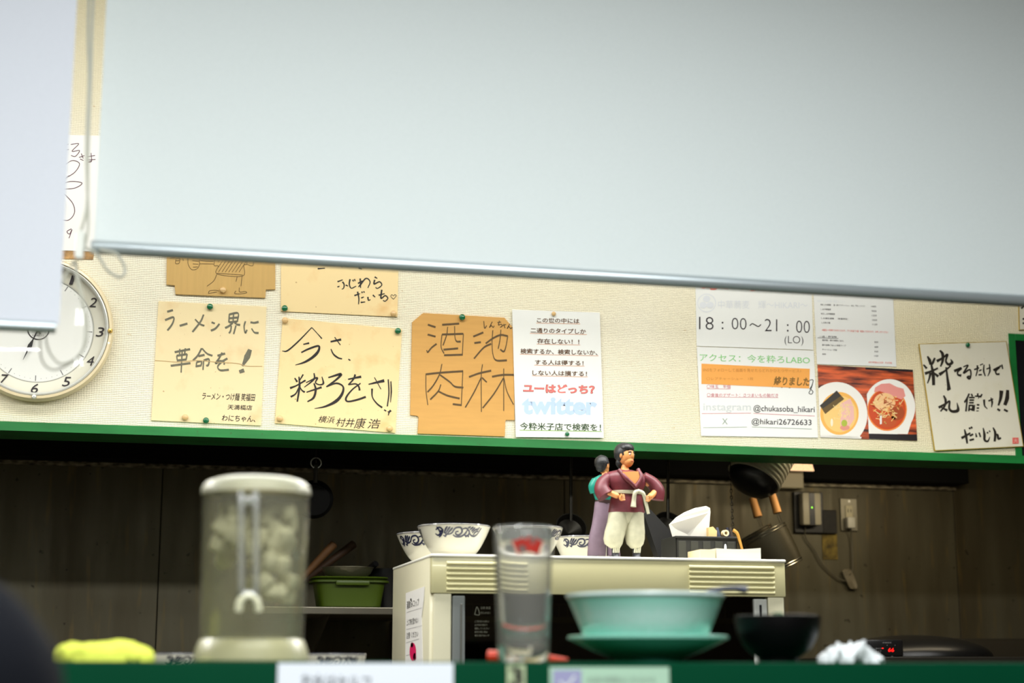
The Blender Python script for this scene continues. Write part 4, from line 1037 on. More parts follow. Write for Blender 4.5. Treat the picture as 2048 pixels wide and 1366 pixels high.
for sx in (-1, 1):
    g.ell(H_(sx * 5.2, 14.3, 1.0), (1.1 * s1, 0.6 * s1, 1.2 * s1), 8, M=RZ)
    g.tube([H_(sx * 2.2, 14.6, 4.2), H_(sx * 5.5, 14.0, 5.4), H_(sx * 8.8, 11.8, 4.2)], 0.8 * s1, 6)
g.mk('brows_and_pupils', M_HAIR, hd, smooth=True)
g = G(); g.tube([H_(-4, 13.4, -10.6), H_(0, 14.8, -11), H_(4, 13.4, -10.6)], 0.9 * s1, 6); g.mk('mouth', mat('lip_paint', (160, 78, 60), 0.5), hd, smooth=True)
g = G()
g.ell(H_(0, -4.5, 4), (16.5 * s1, 16 * s1, 18 * s1), 28, M=RZ, wob=0.10, wf=60)
g.ell(H_(0, 2, 12), (14.5 * s1, 13 * s1, 9 * s1), 24, M=RZ, wob=0.12, wf=60)
g.ell(H_(0, -9, -12), (12 * s1, 8 * s1, 10 * s1), 20, M=RZ, wob=0.12, wf=60)
g.mk('hair', M_HAIR, fig, smooth=True, angle=60)
s1 = s1k
g = G()
loft(g, [(1250, 940, 0.002, 15, 9), (1250, 945, 0, 36, 15), (1251, 955, 0, 44, 20), (1252, 968, 0, 42, 20), (1253, 980, 0, 34, 18), (1253, 990, 0, 31, 17), (1253, 1002, 0, 34, 18), (1253, 1014, 0, 36, 19), (1253, 1025, 0, 38, 20), (1253, 1026, 0, 34, 18)], 28)
g.mk('robe', M_ROBE, fig, smooth=True, angle=60)
g = G(); limb(g, [(1218, 954, 0), (1206, 966, -0.001), (1203, 980, -0.004), (1209, 993, -0.009)], [11, 14, 16, 17]); g.mk('sleeve', M_ROBE, fig, smooth=True)
g = G(); limb(g, [(1286, 954, 0), (1304, 966, 0), (1314, 982, -0.002), (1313, 1000, -0.002)], [11, 13, 15, 14]); g.mk('sleeve', M_ROBE, fig, smooth=True)
# chest opening of the wrap top
g = G(); cpt = [(1238, 946), (1270, 945), (1273, 958), (1262, 972), (1250, 962)]
g.prism([F(x, y, -0.0215) for x, y in cpt], (0, 0.012, 0)); g.mk('chest', M_SKIN, fig)
g = G(); limb(g, [(1234, 941, -0.012), (1246, 960, -0.0225), (1266, 978, -0.021)], [4, 4.5, 4]); limb(g, [(1272, 940, -0.012), (1276, 958, -0.0205), (1264, 977, -0.022)], [4, 4.5, 4]); g.mk('lapels', M_ROBE, fig, smooth=True)
g = G(); loft(g, [(1253, 982, 0, 32, 18), (1253, 983, 0, 34.5, 20.5), (1253, 988, 0, 34, 20), (1253, 989, 0, 31, 17)], 28)
limb(g, [(1270, 985, -0.021), (1262, 988, -0.026), (1260, 1004, -0.024), (1259, 1016, -0.024)], [4, 4, 4.5, 6]); limb(g, [(1268, 984, -0.022), (1278, 990, -0.026), (1284, 1008, -0.024), (1289, 1030, -0.024)], [4, 4, 3.5, 3]); g.ell(F(1268, 985, -0.022), (5 * s1, 4 * s1, 4 * s1), 10)
g.mk('belt', M_CREAMP, fig, smooth=True, angle=60)
g = G()
loft(g, [(1240, 1012, 0, 16, 15), (1239, 1026, 0, 22, 17), (1236, 1045, 0, 22, 17), (1231, 1062, 0, 22, 17), (1227, 1078, 0, 20.5, 17), (1227, 1088, 0, 18, 15), (1230, 1096, 0, 10, 9), (1231, 1098, 0, 6, 6)], 20)
loft(g, [(1266, 1012, 0, 16, 15), (1268, 1026, 0, 20, 17), (1269, 1045, 0, 19.5, 17), (1270, 1062, 0, 20, 17), (1270, 1078, 0, 19.5, 17), (1270, 1088, 0, 17, 15), (1271, 1096, 0, 10, 9), (1272, 1098, 0, 6, 6)], 20)
loft(g, [(1254, 1010, 0, 26, 16), (1254, 1026, 0, 22, 17.5), (1252, 1042, 0, 12, 14), (1252, 1050, 0, 5, 8)], 16)
g.mk('trousers', M_CREAMP, fig, smooth=True, angle=60)
zb0 = ZT + 0.0003
for (px, tx, dy) in ((1231, 1229, 0.0), (1273, 1276, 0.0)):
    g = G(); p = F(px, 1100, dy); top = p.z
    g.loft([(p.x, p.y - 3 * s1, zb0, 8 * s1, 13 * s1), (p.x, p.y - 3 * s1, zb0 + 4 * s1, 8.5 * s1, 13 * s1), (p.x, p.y, zb0 + 9 * s1, 7.5 * s1, 8.5 * s1), (p.x, p.y, top + 6 * s1, 8 * s1, 8 * s1)], 16)
    g.mk('boot', M_BOOT, fig, smooth=True, angle=60)
    g = G(); 
    for q in range(4): limb(g, [(px - 5 + q * 3.3, 1095, dy - 0.007), (px - 7 + q * 3.6, 1106, dy - 0.0085)], [1.8, 1.2], 6)
    g.mk('boot_wrap', M_LACE, fig, smooth=True)
# second figurine, behind and to the left, seen from its back
YF2 = YC + 0.165
F2, s2, loft2, limb2 = figure_tools(YF2)
fb2 = P(1205, 1112, YF2); fb2.z = ZT
fi2 = empty('figurine', fb2, 'second figurine with teal top and mauve trousers, standing behind the maroon one', 'figurine')
F = F2
chain = [(None, 1211, 1012, 0, 12), (0, 1212, 990, 0, 11), (1, 1213, 968, 0, 14), (2, 1210, 953, 0, 9), (3, 1208, 945, 0, 6), (4, 1207, 938, 0, 7),
         (2, 1196, 962, 0, 7), (6, 1190, 982, 0, 6), (7, 1200, 998, -0.006, 5), (2, 1232, 962, 0, 7), (9, 1240, 982, 0, 6), (10, 1232, 1000, -0.004, 5),
         (0, 1202, 1050, 0, 9), (12, 1192, 1100, 0, 6), (0, 1222, 1050, 0, 9), (14, 1226, 1100, 0, 6)]
b_ = skin_body('body', F2, s2, chain, fi2); bake(b_)
hc = F2(1206, 930, 0); RZ = Matrix.Rotation(math.radians(120), 4, 'Z'); s1b = s1; s1 = s2
g = G(); g.ell(hc, (12 * s1, 13.5 * s1, 16 * s1), 24, M=RZ); g.ell(H_(0, 5, -9), (8.5 * s1, 8 * s1, 9 * s1), 16, M=RZ); g.tube([H_(0, 12, 2), H_(0, 15.5, -3), H_(0, 13, -4.5)], 1.5 * s1, 8)
for sx in (-1, 1): g.ell(H_(sx * 12, 0, -2), (2 * s1, 3 * s1, 5 * s1), 10, M=RZ)
g.mk('head', M_SKIN, fi2, smooth=True, angle=80)
g = G(); g.ell(H_(0, -3.5, 4), (14.5 * s1, 14.5 * s1, 15.5 * s1), 26, M=RZ, wob=0.1, wf=50)
g.ell(H_(0, -6, -6), (11 * s1, 9 * s1, 9 * s1), 18, M=RZ, wob=0.1, wf=50); g.mk('hair', M_HAIR, fi2, smooth=True)
s1 = s1b
g = G(); loft2(g, [(1209, 950, 0, 10, 8), (1211, 957, 0, 25, 13), (1212, 968, 0, 30, 16), (1211, 982, 0, 28, 16), (1210, 995, 0, 22, 14), (1210, 1003, 0, 19, 13)], 22); limb2(g, [(1192, 961, 0), (1186, 973, 0), (1188, 986, 0)], [9, 9.5, 8])
g.mk('jacket', M_TEAL, fi2, smooth=True, angle=60)
g = G(); loft2(g, [(1210, 1000, 0, 19, 13), (1210, 1001, 0, 20.5, 14.5), (1210, 1006, 0, 20.5, 14.5), (1210, 1007, 0, 19, 13)], 22); g.mk('belt', mat('dark_belt_paint', (48, 34, 32), 0.4), fi2, smooth=True)
g = G(); loft2(g, [(1207, 1004, 0, 18, 13), (1204, 1025, 0, 17, 13), (1201, 1050, 0, 18, 12), (1196, 1075, 0, 19, 12), (1194, 1095, 0, 19, 12), (1193, 1112, 0, 19, 13)], 18)
loft2(g, [(1215, 1004, 0, 16, 13), (1219, 1025, 0, 15, 13), (1222, 1050, 0, 14, 12), (1225, 1075, 0, 13, 12), (1226, 1095, 0, 13, 12), (1227, 1112, 0, 14, 13)], 18)
g.mk('trousers', M_MAUVE, fi2, smooth=True, angle=60)
for px in (1188, 1227):
    p = F2(px, 1105, 0); g = G(); g.loft([(p.x, p.y, zb0, 9 * s2, 14 * s2), (p.x, p.y, zb0 + 6 * s2, 8.5 * s2, 12 * s2), (p.x, p.y, zb0 + 16 * s2, 7 * s2, 8 * s2)], 14); g.mk('shoe', mat('grey_shoe_paint', (92, 94, 108), 0.4), fi2, smooth=True)

# ================================================================ THINGS AT THE RIGHT OF THE CABINET TOP
def tb(px0, px1, py0, py1, Y, d): 
    a = P(px0, (py0 + py1) / 2, Y); b = P(px1, (py0 + py1) / 2, Y)
    return (a.x, Y, P((px0 + px1) / 2, py1, Y).z), (b.x, Y + d, P((px0 + px1) / 2, py0, Y).z)
YA = YC + 0.06
a, b = tb(1432, 1525, 1113, 1120, YA, 0.09); a = (a[0], a[1], ZT)
pad = empty('paper_block', ((a[0] + b[0]) / 2, YA + 0.04, ZT), 'thick white paper block on a thin tray at the front right of the cabinet top', 'paper block')
G().bbox(a, (b[0], b[1], ZT + 0.004), 0.0008).mk('tray', mat('cream_plastic', (236, 226, 200), 0.4), pad)
g = G(); x0, x1 = P(1434, 1100, YA).x, P(1523, 1100, YA).x; z0, z1 = ZT + 0.0045, P(1480, 1097, YA).z
fr_ = [(x0, z0)] + [(x0 + (x1 - x0) * q / 8, z1 - 0.0022 * math.sin(math.pi * q / 8) + 0.002 * (q / 8)) for q in range(9)] + [(x1, z0)]
g.prism([(x, YA + 0.004, z) for x, z in fr_], (0, 0.075, 0)); g.mk('pages', mat('white_pages', (196, 194, 182), 0.6, var=0.12, vscale=3, stretch=(1, 1, 160)), pad)
g = G(); p = P(1462, 1094, YA); g.ell(p + Vector((0, 0.03, 0)), (0.0026, 0.002, 0.008), 10); g.mk('paper_tab', M_LAM, pad, smooth=True)
a, b = tb(1400, 1431, 1099, 1120, YA - 0.004, 0.07)
G().bbox((a[0], a[1], ZT + 0.0003), b, 0.001).mk('card_box', mat('cream_card', (214, 196, 156), 0.6), label='small cream card box touching the left end of the paper block', cat='box')
# dark caddy
YD = YC + 0.18
cad = empty('utensil_caddy', P(1425, 1110, YD), 'dark grey plastic caddy full of small tools behind the paper block', 'caddy')
x0, x1 = P(1352, 1090, YD).x, P(1474, 1090, YD).x; z1 = P(1425, 1073, YD).z; z1b = P(1352, 1086, YD).z
M_CAD = mat('dark_grey_plastic', (42, 42, 38), 0.5)
g = G(); th = 0.003
g.bbox((x0, YD, ZT + 0.0003), (x1, YD + th, z1), 0.001); g.bbox((x0, YD + 0.09, ZT + 0.0003), (x1, YD + 0.09 + th, z1), 0.001)
g.bbox((x0, YD, ZT + 0.0003), (x0 + th, YD + 0.09, z1), 0.001); g.bbox((x1 - th, YD, ZT + 0.0003), (x1, YD + 0.09, z1), 0.001); g.box((x0, YD, ZT + 0.0003), (x1, YD + 0.09, ZT + 0.003))
g.mk('bin', M_CAD, cad)
G().bbox((x0 - 0.002, YD - 0.003, z1 - 0.004), (x1 + 0.002, YD + 0.001, z1), 0.001).mk('rim', M_CAD, cad)
g = G()
for q in range(5): x = x0 + (q + 0.5) * (x1 - x0) / 5; g.bbox((x - 0.008, YD - 0.0012, ZT + 0.006), (x + 0.008, YD + 0.0002, z1 - 0.010), 0.0006)
g.mk('molded_panels', mat('grey_panel_plastic', (58, 58, 50), 0.5), cad)
# curled paper sticking out
pts_f = [(1338, 1049), (1352, 1035), (1368, 1025), (1390, 1016), (1412, 1012), (1420, 1016), (1421, 1024), (1417, 1074), (1378, 1074), (1348, 1084)]
g = G(); g.prism([P(x, y, YD + 0.02 + 0.012 * math.sin((x - 1338) / 28)) for x, y in pts_f], (0, 0.0012, 0))
pp = g.mk('curled_paper', mat('white_receipt_paper', (206, 203, 192), 0.6), label='large curled white paper standing in the dark caddy', cat='paper')
k = Ink(lambda x, y, l: P(1300 + x / 5.12, 880 + y / 5.12, YD + 0.02 + 0.012 * math.sin((x / 5.12 - 38) / 28) - 0.0004 - l))
for q in range(6): k.text('1234567890', 262 + q * 6, 330 + q * 6, 880 + q * 14, 886 + q * 14, M_SG, -0.45)
k.mk('print', pp)
a, b = tb(1417, 1434, 1054, 1076, YD + 0.012, 0.02)
G().prism([P(x, y, YD + 0.012) for x, y in [(1417, 1055), (1426, 1053), (1434, 1062), (1433, 1085), (1417, 1085)]], (0, 0.02, 0)).mk('wooden_block', mat('pale_wood', (222, 190, 130), 0.6), label='pale wooden block sticking out of the dark caddy', cat='block')
c = P(1448, 1067, YD + 0.02); M = Matrix.Rotation(math.pi / 2, 4, 'X'); q_ = mpp(c)
G().lathe([(3.2 * q_, 0), (3.2 * q_, 12 * q_), (6.5 * q_, 12 * q_), (6.5 * q_, 0), (3.2 * q_, 0)], c, 20, M=M).mk('tape_roll', mat('tape_cream', (232, 214, 170), 0.5), smooth=True, label='little cream tape roll in the dark caddy', cat='tape')
for px, col in ((1437, (70, 76, 96)), (1457, (34, 36, 50)), (1463, (60, 52, 46))):
    g = G(); g.tube([P(px, 1092, YD + 0.03), P(px, 1072, YD + 0.03), P(px - 3, 1055, YD + 0.03)], 0.0042, 10, rr=[0.0035, 0.0045, 0.0025]); g.mk('marker_pen', mat('pen_%d' % px, col, 0.4), smooth=True, label={1437: 'slate blue pen beside the wooden block in the caddy', 1457: 'dark navy pen right of the tape roll in the caddy', 1463: 'brown pen at the right end of the caddy'}[px], cat='pen')
g = G(); g.tube([P(1466, 1060, YD - 0.012), P(1474, 1066, YD - 0.014), P(1479, 1080, YD - 0.014), P(1484, 1098, YD - 0.014), P(1488, 1116, YD - 0.012)], 0.0028, 8, smooth=4, rr=[0.0035, 0.0022])
g.mk('bamboo_tongs', mat('golden_bamboo', (196, 144, 62), 0.5), smooth=True, label='golden bamboo tongs bending over the right end of the caddy', cat='tongs')
# dark strap-like box leaning behind
g = G(); g.prism([P(x, y, YC + 0.30) for x, y in [(1288, 1028), (1300, 1018), (1356, 1078), (1346, 1122), (1320, 1122)]], (0, 0.03, 0))
bx_ = g.mk('dark_carton', mat('very_dark_carton', (13, 12, 9), 0.6), label='dark carton leaning in shadow between the figurines and the caddy', cat='carton')

# ================================================================ HANGING TOOLS, DEVICE, OUTLET
def axis_matrix(d):
    d = d.normalized(); return d.to_track_quat('Z', 'Y').to_matrix().to_4x4()
# ribbed hanging canister
YH = 3.80
c0 = P(1507, 958, YH); d = (P(1532, 911, YH) - c0); q_ = mpp(c0); M = axis_matrix(d + Vector((0, 0.01, 0)))
can = empty('ribbed_canister', c0, 'ribbed dark metal canister hanging tilted under the green shelf, black rounded end down', 'canister')
prof = []
for q in range(8):
    r = (51 + q * 0.6) * q_; z = q * 9.5 * q_
    prof += [(r, z), (r + 4.5 * q_, z + 1.5 * q_), (r + 4.5 * q_, z + 5 * q_), (r, z + 7.5 * q_)]
G().lathe(prof, c0, 48, M=M).mk('ribbed_wall', mat('dull_ribbed_metal', (190, 186, 166), 0.4, metal=0.5), can, smooth=True)
G().lathe([(0.0005, -31 * q_), (20 * q_, -29 * q_), (38 * q_, -22 * q_), (48 * q_, -11 * q_), (52 * q_, 0), (52 * q_, 1 * q_)], c0, 48, M=M).mk('end_cap', M_BLACK, can, smooth=True, angle=60)
tp_ = c0 + (M @ Vector((0, 0, 70 * q_)))
G().tube([tp_, Vector((tp_.x, YRL, ZRL))], 0.002, 6).mk('hook', M_DST, can)
# noodle strainers
M_NET = mat('dark_wire_net', (58, 52, 32), 0.5, metal=0.5)
nt, b = nodes_of(M_NET); v = obj_vec(nt); wv = nt.nodes.new('ShaderNodeTexChecker'); wv.inputs['Scale'].default_value = 900; nt.links.new(v, wv.inputs['Vector'])
nt.links.new(math_node(nt, 'ADD', math_node(nt, 'MULTIPLY', wv.outputs['Fac'], 0.35), 0.62), b.inputs['Alpha'])
M_RIMW = mat('bright_wire', (196, 190, 170), 0.25, metal=1.0); M_WOOD = mat('worn_wood', (206, 148, 84), 0.6, var=0.3, vscale=30, stretch=(1, 1, 0.2))
def strainer(rc, ax, rpx, lpx, Y, hb, ht, label):
    c = P(rc[0], rc[1], Y); q = mpp(c); e = P(rc[0] + ax[0], rc[1] + ax[1], Y); M = axis_matrix(e - c + Vector((0, -0.012, 0)))
    t = empty('noodle_strainer', c, label, 'strainer', 'noodle strainers hanging by their wooden handles')
    R = rpx * q; L = lpx * q
    G().lathe([(R, 0), (R * 0.97, L * 0.7), (R * 0.92, L), (0.0005, L)], c, 36, M=M).mk('net_basket', M_NET, t, smooth=True)
    g = G(); 
    for z, rr_ in ((0, R), (0.07 * L, R * 1.0), (L * 0.94, R * 0.95), (L, R * 0.93)): g.lathe([(rr_ + 0.0014 * math.cos(k * 1.0472), z + 0.0014 * math.sin(k * 1.0472)) for k in range(7)], c, 36, M=M)
    g.mk('rim_wire', M_RIMW, t, smooth=True)
    h0 = P(hb[0], hb[1], Y); h1 = P(ht[0], ht[1], Y + 0.01)
    g = G(); g.tube([h0, h1], 8.5 * q, 12, rr=[9 * q, 7.5 * q]); g.mk('handle', M_WOOD, t, smooth=True)
    G().tube([h1, (h1.x, YRL, ZRL + 0.003)], 0.0014, 6).mk('hanging_loop', M_DST, t, smooth=True)
    at = P(hb[0] + 5, hb[1] + 20, Y)
    g = G(); g.tube([h0 + Vector((-0.003, 0, 0)), at], 0.0011, 6); g.tube([h0 + Vector((0.003, 0, 0)), at + Vector((0.006, 0, 0.002))], 0.0011, 6); g.mk('neck_wire', M_RIMW, t, smooth=True)
    return t
strainer((1528, 1066), (32, 69), 47, 80, 3.91, (1555, 1026), (1543, 985), 'dark mesh noodle strainer nearest the wall device, wooden handle up')
strainer((1508, 1066), (34, 66), 38, 72, 4.02, (1516, 1034), (1505, 996), 'dark mesh noodle strainer half behind the other strainer, wooden handle up')
# dark chain and ladles
g = G()
p0 = P(1462, 975, YRL); p1_ = P(1466, 1062, YRL)
for q in range(14):
    c = p0.lerp(p1_, q / 13); g.tube([c + Vector((0.003 * math.cos(a_ * math.pi / 4) * (q % 2 or 0.3), 0.003 * math.cos(a_ * math.pi / 4) * (1 - q % 2), 0.0055 * math.sin(a_ * math.pi / 4))) for a_ in range(8)], 0.001, 5, closed=True)
g.tube([p0, Vector((p0.x, YRL, ZRL))], 0.001, 5)
g.mk('hanging_chain', mat('dark_chain_steel', (64, 60, 50), 0.4, metal=0.8), smooth=True, label='thin dark chain hanging left of the strainers', cat='chain')
for px, bot, lb in ((1142, 1062, 'dark ladle hanging in shadow left of the figurines'), (1336, 1058, 'dark ladle hanging in shadow right of the figurines')):
    t = empty('ladle', P(px, bot, YRL), lb, 'ladle', 'ladles hanging in the shadow')
    G().tube([Vector((P(px, 905, YRL).x, YRL, ZRL)), P(px, bot - 20, YRL)], 0.004, 8).mk('handle', mat('dark_steel', (46, 44, 38), 0.4, metal=0.8), t, smooth=True)
    c = P(px, bot - 6, YRL - 0.01); G().lathe([(0.0005, -0.03), (0.02, -0.026), (0.034, -0.012), (0.038, 0.004), (0.036, 0.004), (0.03, -0.011), (0.0005, -0.027)], c, 24, M=Matrix.Rotation(math.radians(65), 4, 'X')).mk('bowl', MATS['dark_steel'], t, smooth=True)
# black pan hanging at left
t = empty('frying_pan', P(632, 1010, YRL), 'small black pan hanging in shadow right of the water pitcher', 'pan')
c = P(630, 1000, YRL); G().lathe([(0.0005, 0), (0.035, 0), (0.045, 0.02), (0.043, 0.02), (0.034, 0.003), (0.0005, 0.003)], c, 32, M=Matrix.Rotation(math.radians(-80), 4, 'X')).mk('body', M_DARK, t, smooth=True)
G().tube([c + Vector((0, 0, 0.04)), P(632, 930, YRL)], 0.005, 8).mk('handle', MATS['dark_steel'], t, smooth=True)
G().tube([P(632, 926, YRL), Vector((P(632, 926, YRL).x, YRL, ZRL))], 0.0015, 6).mk('hook', M_DST, t)
G().lathe([(0.012 + 0.0015 * math.cos(k * 1.0472), 0.0015 * math.sin(k * 1.0472)) for k in range(7)], P(632, 926, YRL), 20, M=MY).mk('ring', M_METAL, t, smooth=True)

YB2 = YB - 0.001
def wallbox(px0, px1, py0, py1, d, r=0.002, back=0.0):
    a, b = tb(px0, px1, py0, py1, YB2 - d, 0); return G().bbox((a[0], YB2 - d, a[2]), (b[0], YB2 - back, b[2]), r)
dev = empty('gas_alarm', P(1618, 1065, YB2), 'pale wall device with a dark centre stripe and green light on a black board', 'wall device')
wallbox(1589, 1647, 984, 1066, 0.012).mk('backboard', M_BLACK, dev)
wallbox(1606, 1643, 985, 1050, 0.045, 0.005, 0.0125).mk('casing', mat('warm_grey_plastic', (186, 180, 158), 0.4), dev, smooth=True)
wallbox(1619, 1630, 986, 1050, 0.0465, 0.001, 0.0455).mk('stripe', mat('stripe_plastic', (30, 32, 40), 0.3), dev)
c = P(1624, 1015, YB2 - 0.047); G().ell(c, (0.0018, 0.001, 0.0018), 10).mk('indicator_light', mat('green_led', (150, 255, 60), 0.3, emit=3.0), dev)
out_ = empty('wall_outlet', P(1698, 1062, YB2), 'grey metal wall outlet with one cream socket above a white plug', 'outlet')
wallbox(1682, 1715, 997, 1062, 0.006, 0.0015).mk('plate', mat('dull_outlet_plate', (124, 120, 104), 0.35, metal=0.5), out_)
wallbox(1692, 1706, 1011, 1050, 0.009, 0.001, 0.0062).mk('socket', mat('cream_socket', (196, 188, 156), 0.4), out_)
wallbox(1695.5, 1697, 1018, 1025, 0.0093, 0.0001, 0.0092).mk('slot', M_BLACK, out_); wallbox(1701, 1702.5, 1018, 1025, 0.0093, 0.0001, 0.0092).mk('slot', M_BLACK, out_)
wallbox(1697, 1700, 1001, 1004, 0.0068, 0.0002, 0.0062).mk('screw', M_METAL, out_)
wallbox(1696, 1711, 1034, 1056, 0.03, 0.003, 0.0095).mk('power_plug', mat('white_plug', (206, 204, 190), 0.4), label='white power plug in the lower half of the wall outlet', cat='plug', smooth=True)
def wp(x, y, d=0.008): return P(1560 + x / 2.93, 900 + y / 2.93, YB2 - d)
cb = empty('coiled_cable', wp(415, 460, 0.02), 'grey cord from the plug, bundled with a tie and running up to the wall device', 'cable')
g = G(); g.tube([wp(415, 460, 0.02), wp(418, 520), wp(424, 640), wp(422, 710), wp(405, 735, 0.012)], 0.0018, 6, smooth=5)
g.tube([wp(148, 440, 0.02), wp(152, 515), wp(205, 590), wp(250, 670), wp(330, 745), wp(390, 770, 0.012)], 0.0018, 6, smooth=6); g.mk('wire', mat('grey_cord', (96, 92, 76), 0.5), cb, smooth=True)
g = G()
for q in range(6):
    o_ = (q - 2.5) * 5; g.tube([wp(380 + o_ * 0.9, 712, 0.012 + 0.003 * (q % 2)), wp(402 + o_, 760, 0.016), wp(425 + o_, 808, 0.012), wp(440 + o_ * 0.8, 800, 0.01), wp(420 + o_, 745, 0.008), wp(400 + o_ * 0.8, 705, 0.01)], 0.0018, 6, closed=True, smooth=4)
g.mk('bundle', mat('pale_cord', (128, 120, 100), 0.5), cb, smooth=True)
M_LBL = mat('stained_yellow_label', (120, 102, 40), 0.7, var=0.9, vscale=40)
wallbox(1645, 1675, 1068, 1119, 0.0016, 0.0003).mk('stained_label', M_LBL, label='stained dark yellow label under the black box by the wall device', cat='label')
wallbox(1646, 1674, 1020, 1067, 0.014, 0.002).mk('switch_box', mat('sooty_box', (26, 24, 20), 0.6, var=0.4, vscale=60), label='small sooty black box between the wall device and the outlet', cat='box')
a, b = tb(1556, 1608, 943, 977, YB - 0.18, 0)
G().bbox((a[0], YB - 0.18, a[2]), (b[0], YB - 0.10, b[2] + 0.02), 0.004).mk('duct_box', mat('greyish_beige_metal', (128, 122, 100), 0.5), label='greyish beige metal duct box below the speckled lamp cover', cat='duct')
a, b = tb(1566, 1624, 915, 941, YB - 0.22, 0)
M_LC = mat('speckled_lamp_cover', (240, 196, 150), 0.5, emit=0.75)
nt, bb_ = nodes_of(M_LC); v = obj_vec(nt); f = noise_node(nt, 450, 2, v, 0.56, 0.62)
nt.links.new(mixrgb(nt, f, lin((240, 200, 158)), lin((60, 40, 26))), bb_.inputs['Emission Color'])
M_LC.node_tree.nodes['Principled BSDF'].inputs['Emission Strength'].default_value = 0.9
G().prism([(a[0], YB - 0.22, b[2]), (b[0] - 0.004, YB - 0.22, b[2]), (b[0] + 0.006, YB - 0.22, a[2]), (a[0] - 0.006, YB - 0.22, a[2])], (0, 0.01, 0)).mk('lamp_cover', M_LC, label='speckled peach glowing lamp cover under the green shelf', cat='lamp')

# ================================================================ LEFT SHELF AND TUB
YS = 3.80
sh = empty('wall_shelf', P(690, 1225, YS), 'narrow stainless wall shelf between the pitcher and the cabinet, carrying the green tub', 'shelf')
a, b = tb(520, 850, 1214, 1229, YS, 0.4)
ZSH = b[2]
G().bbox((a[0], YS, a[2]), (b[0], YB - 0.001, b[2]), 0.002).mk('board', M_WTOP, sh)
for px in (640, 820): 
    p = P(px, 1230, YS + 0.2); G().prism([(p.x, YB - 0.002, a[2]), (p.x, YS + 0.05, a[2]), (p.x, YB - 0.002, a[2] - 0.13)], (0.004, 0, 0)).mk('bracket', M_WTOP, sh)
M_TUB = mat('olive_green_plastic', (62, 80, 10), 0.4)
tub = empty('plastic_tub', P(697, 1213, YS + 0.12), 'green plastic tub with wide rim handles on the wall shelf', 'tub')
q_ = mpp(P(697, 1190, YS + 0.06)); p = P(697, 1190, YS + 0.12); ry = 52
g = G(); z0 = ZSH + 0.0005; z1 = P(697, 1164, YS + 0.12 - ry * q_).z
g.loft([(p.x, p.y, z0, 60 * q_, (ry - 8) * q_), (p.x, p.y, z0 + 0.004, 63 * q_, (ry - 5) * q_), (p.x, p.y, z1, 71 * q_, ry * q_)], 40, pw=0.45); g.mk('body', M_TUB, tub, smooth=True)
g = G(); g.loft([(p.x, p.y, z1 - 0.002, 71 * q_, ry * q_), (p.x, p.y, z1, 79 * q_, (ry + 6) * q_), (p.x, p.y, z1 + 0.004, 79 * q_, (ry + 6) * q_), (p.x, p.y, z1 + 0.006, 74 * q_, ry * q_)], 40, pw=0.45); g.mk('rim', M_TUB, tub, smooth=True)
g = G(); g.loft([(p.x, p.y, z1 + 0.0062, 72 * q_, ry * q_), (p.x, p.y, z1 + 0.010, 78 * q_, (ry + 5) * q_), (p.x, p.y, z1 + 0.013, 76 * q_, (ry + 3) * q_)], 40, pw=0.45); g.mk('lid', M_TUB, tub, smooth=True)
g = G(); g.bbox((p.x - 34 * q_, p.y - (ry + 9) * q_, z1 - 0.008), (p.x + 34 * q_, p.y - (ry + 1) * q_, z1 + 0.004), 0.003); g.mk('handle', M_TUB, tub, smooth=True)
zl = z1 + 0.0135
c = P(695, 1150, YS + 0.12); R = 52 * q_
g = G(); zt_ = P(695, 1133, YS + 0.12 - R).z
g.lathe([(0.001, 0), (R * 0.7, 0), (R * 0.9, (zt_ - zl) * 0.4), (R, zt_ - zl), (R * 1.03, zt_ - zl), (R * 1.03, zt_ - zl + 0.001), (R * 0.98, zt_ - zl), (R * 0.85, (zt_ - zl) * 0.5), (0.001, 0.002)], (c.x, p.y, zl), 40)
g.mk('metal_colander', mat('hammered_aluminium', (140, 136, 116), 0.35, metal=0.8, bump=0.6, bscale=90), smooth=True, label='hammered metal colander on the lid of the green tub', cat='colander')
for k_, (u0, u1, lb, rr_) in enumerate((((600, 1160), (668, 1088), 'brown wooden spatula handle leaning above the green tub, paler tip', 8), ((612, 1158), (708, 1088), 'darker wooden handle leaning behind the paler one', 9))):
    y_ = YS + 0.27 + 0.04 * k_; e0 = P(u0[0], u0[1] + 0, y_); e1 = P(u1[0], u1[1], y_); dd = (e0 - e1).normalized(); tt = (e0.z - ZSH - 0.01) / -dd.z
    e0 = e0 + dd * max(0, tt)
    G().tube([e0, e1, e1 + (e1 - e0).normalized() * 0.003], 0, 12, rr=[0.006, 9 * q_, 5 * q_]).mk('wooden_spatula', mat('dark_wood_%d' % k_, ((112, 76, 40), (70, 48, 28))[k_], 0.6), smooth=True, label=lb, cat='spatula')
p = P(775, 1160, YS + 0.22); z0 = ZSH + 0.001
g = G().lathe([(0.001, 0), (0.05, 0), (0.062, 0.05), (0.06, 0.05), (0.048, 0.002), (0.001, 0.002)], (p.x, YS + 0.24, P(770, 1140, YS + 0.24).z - 0.04), 32)
bp_ = empty('black_wok', (p.x, YS + 0.24, ZSH), 'black pan standing behind the green tub next to the cabinet', 'pan')
zz = P(770, 1140, YS + 0.24).z
G().lathe([(0.001, 0), (0.045, 0), (0.062, zz - ZSH - 0.02), (0.066, zz - ZSH), (0.063, zz - ZSH), (0.042, 0.004), (0.001, 0.004)], (p.x, YS + 0.24, ZSH + 0.0005), 32).mk('body', M_BLACK, bp_, smooth=True)
G().tube([(p.x - 0.06, YS + 0.2, zz - 0.012), P(752, 1127, YS + 0.16)], 0.008, 10).mk('handle', M_BLACK, bp_, smooth=True)

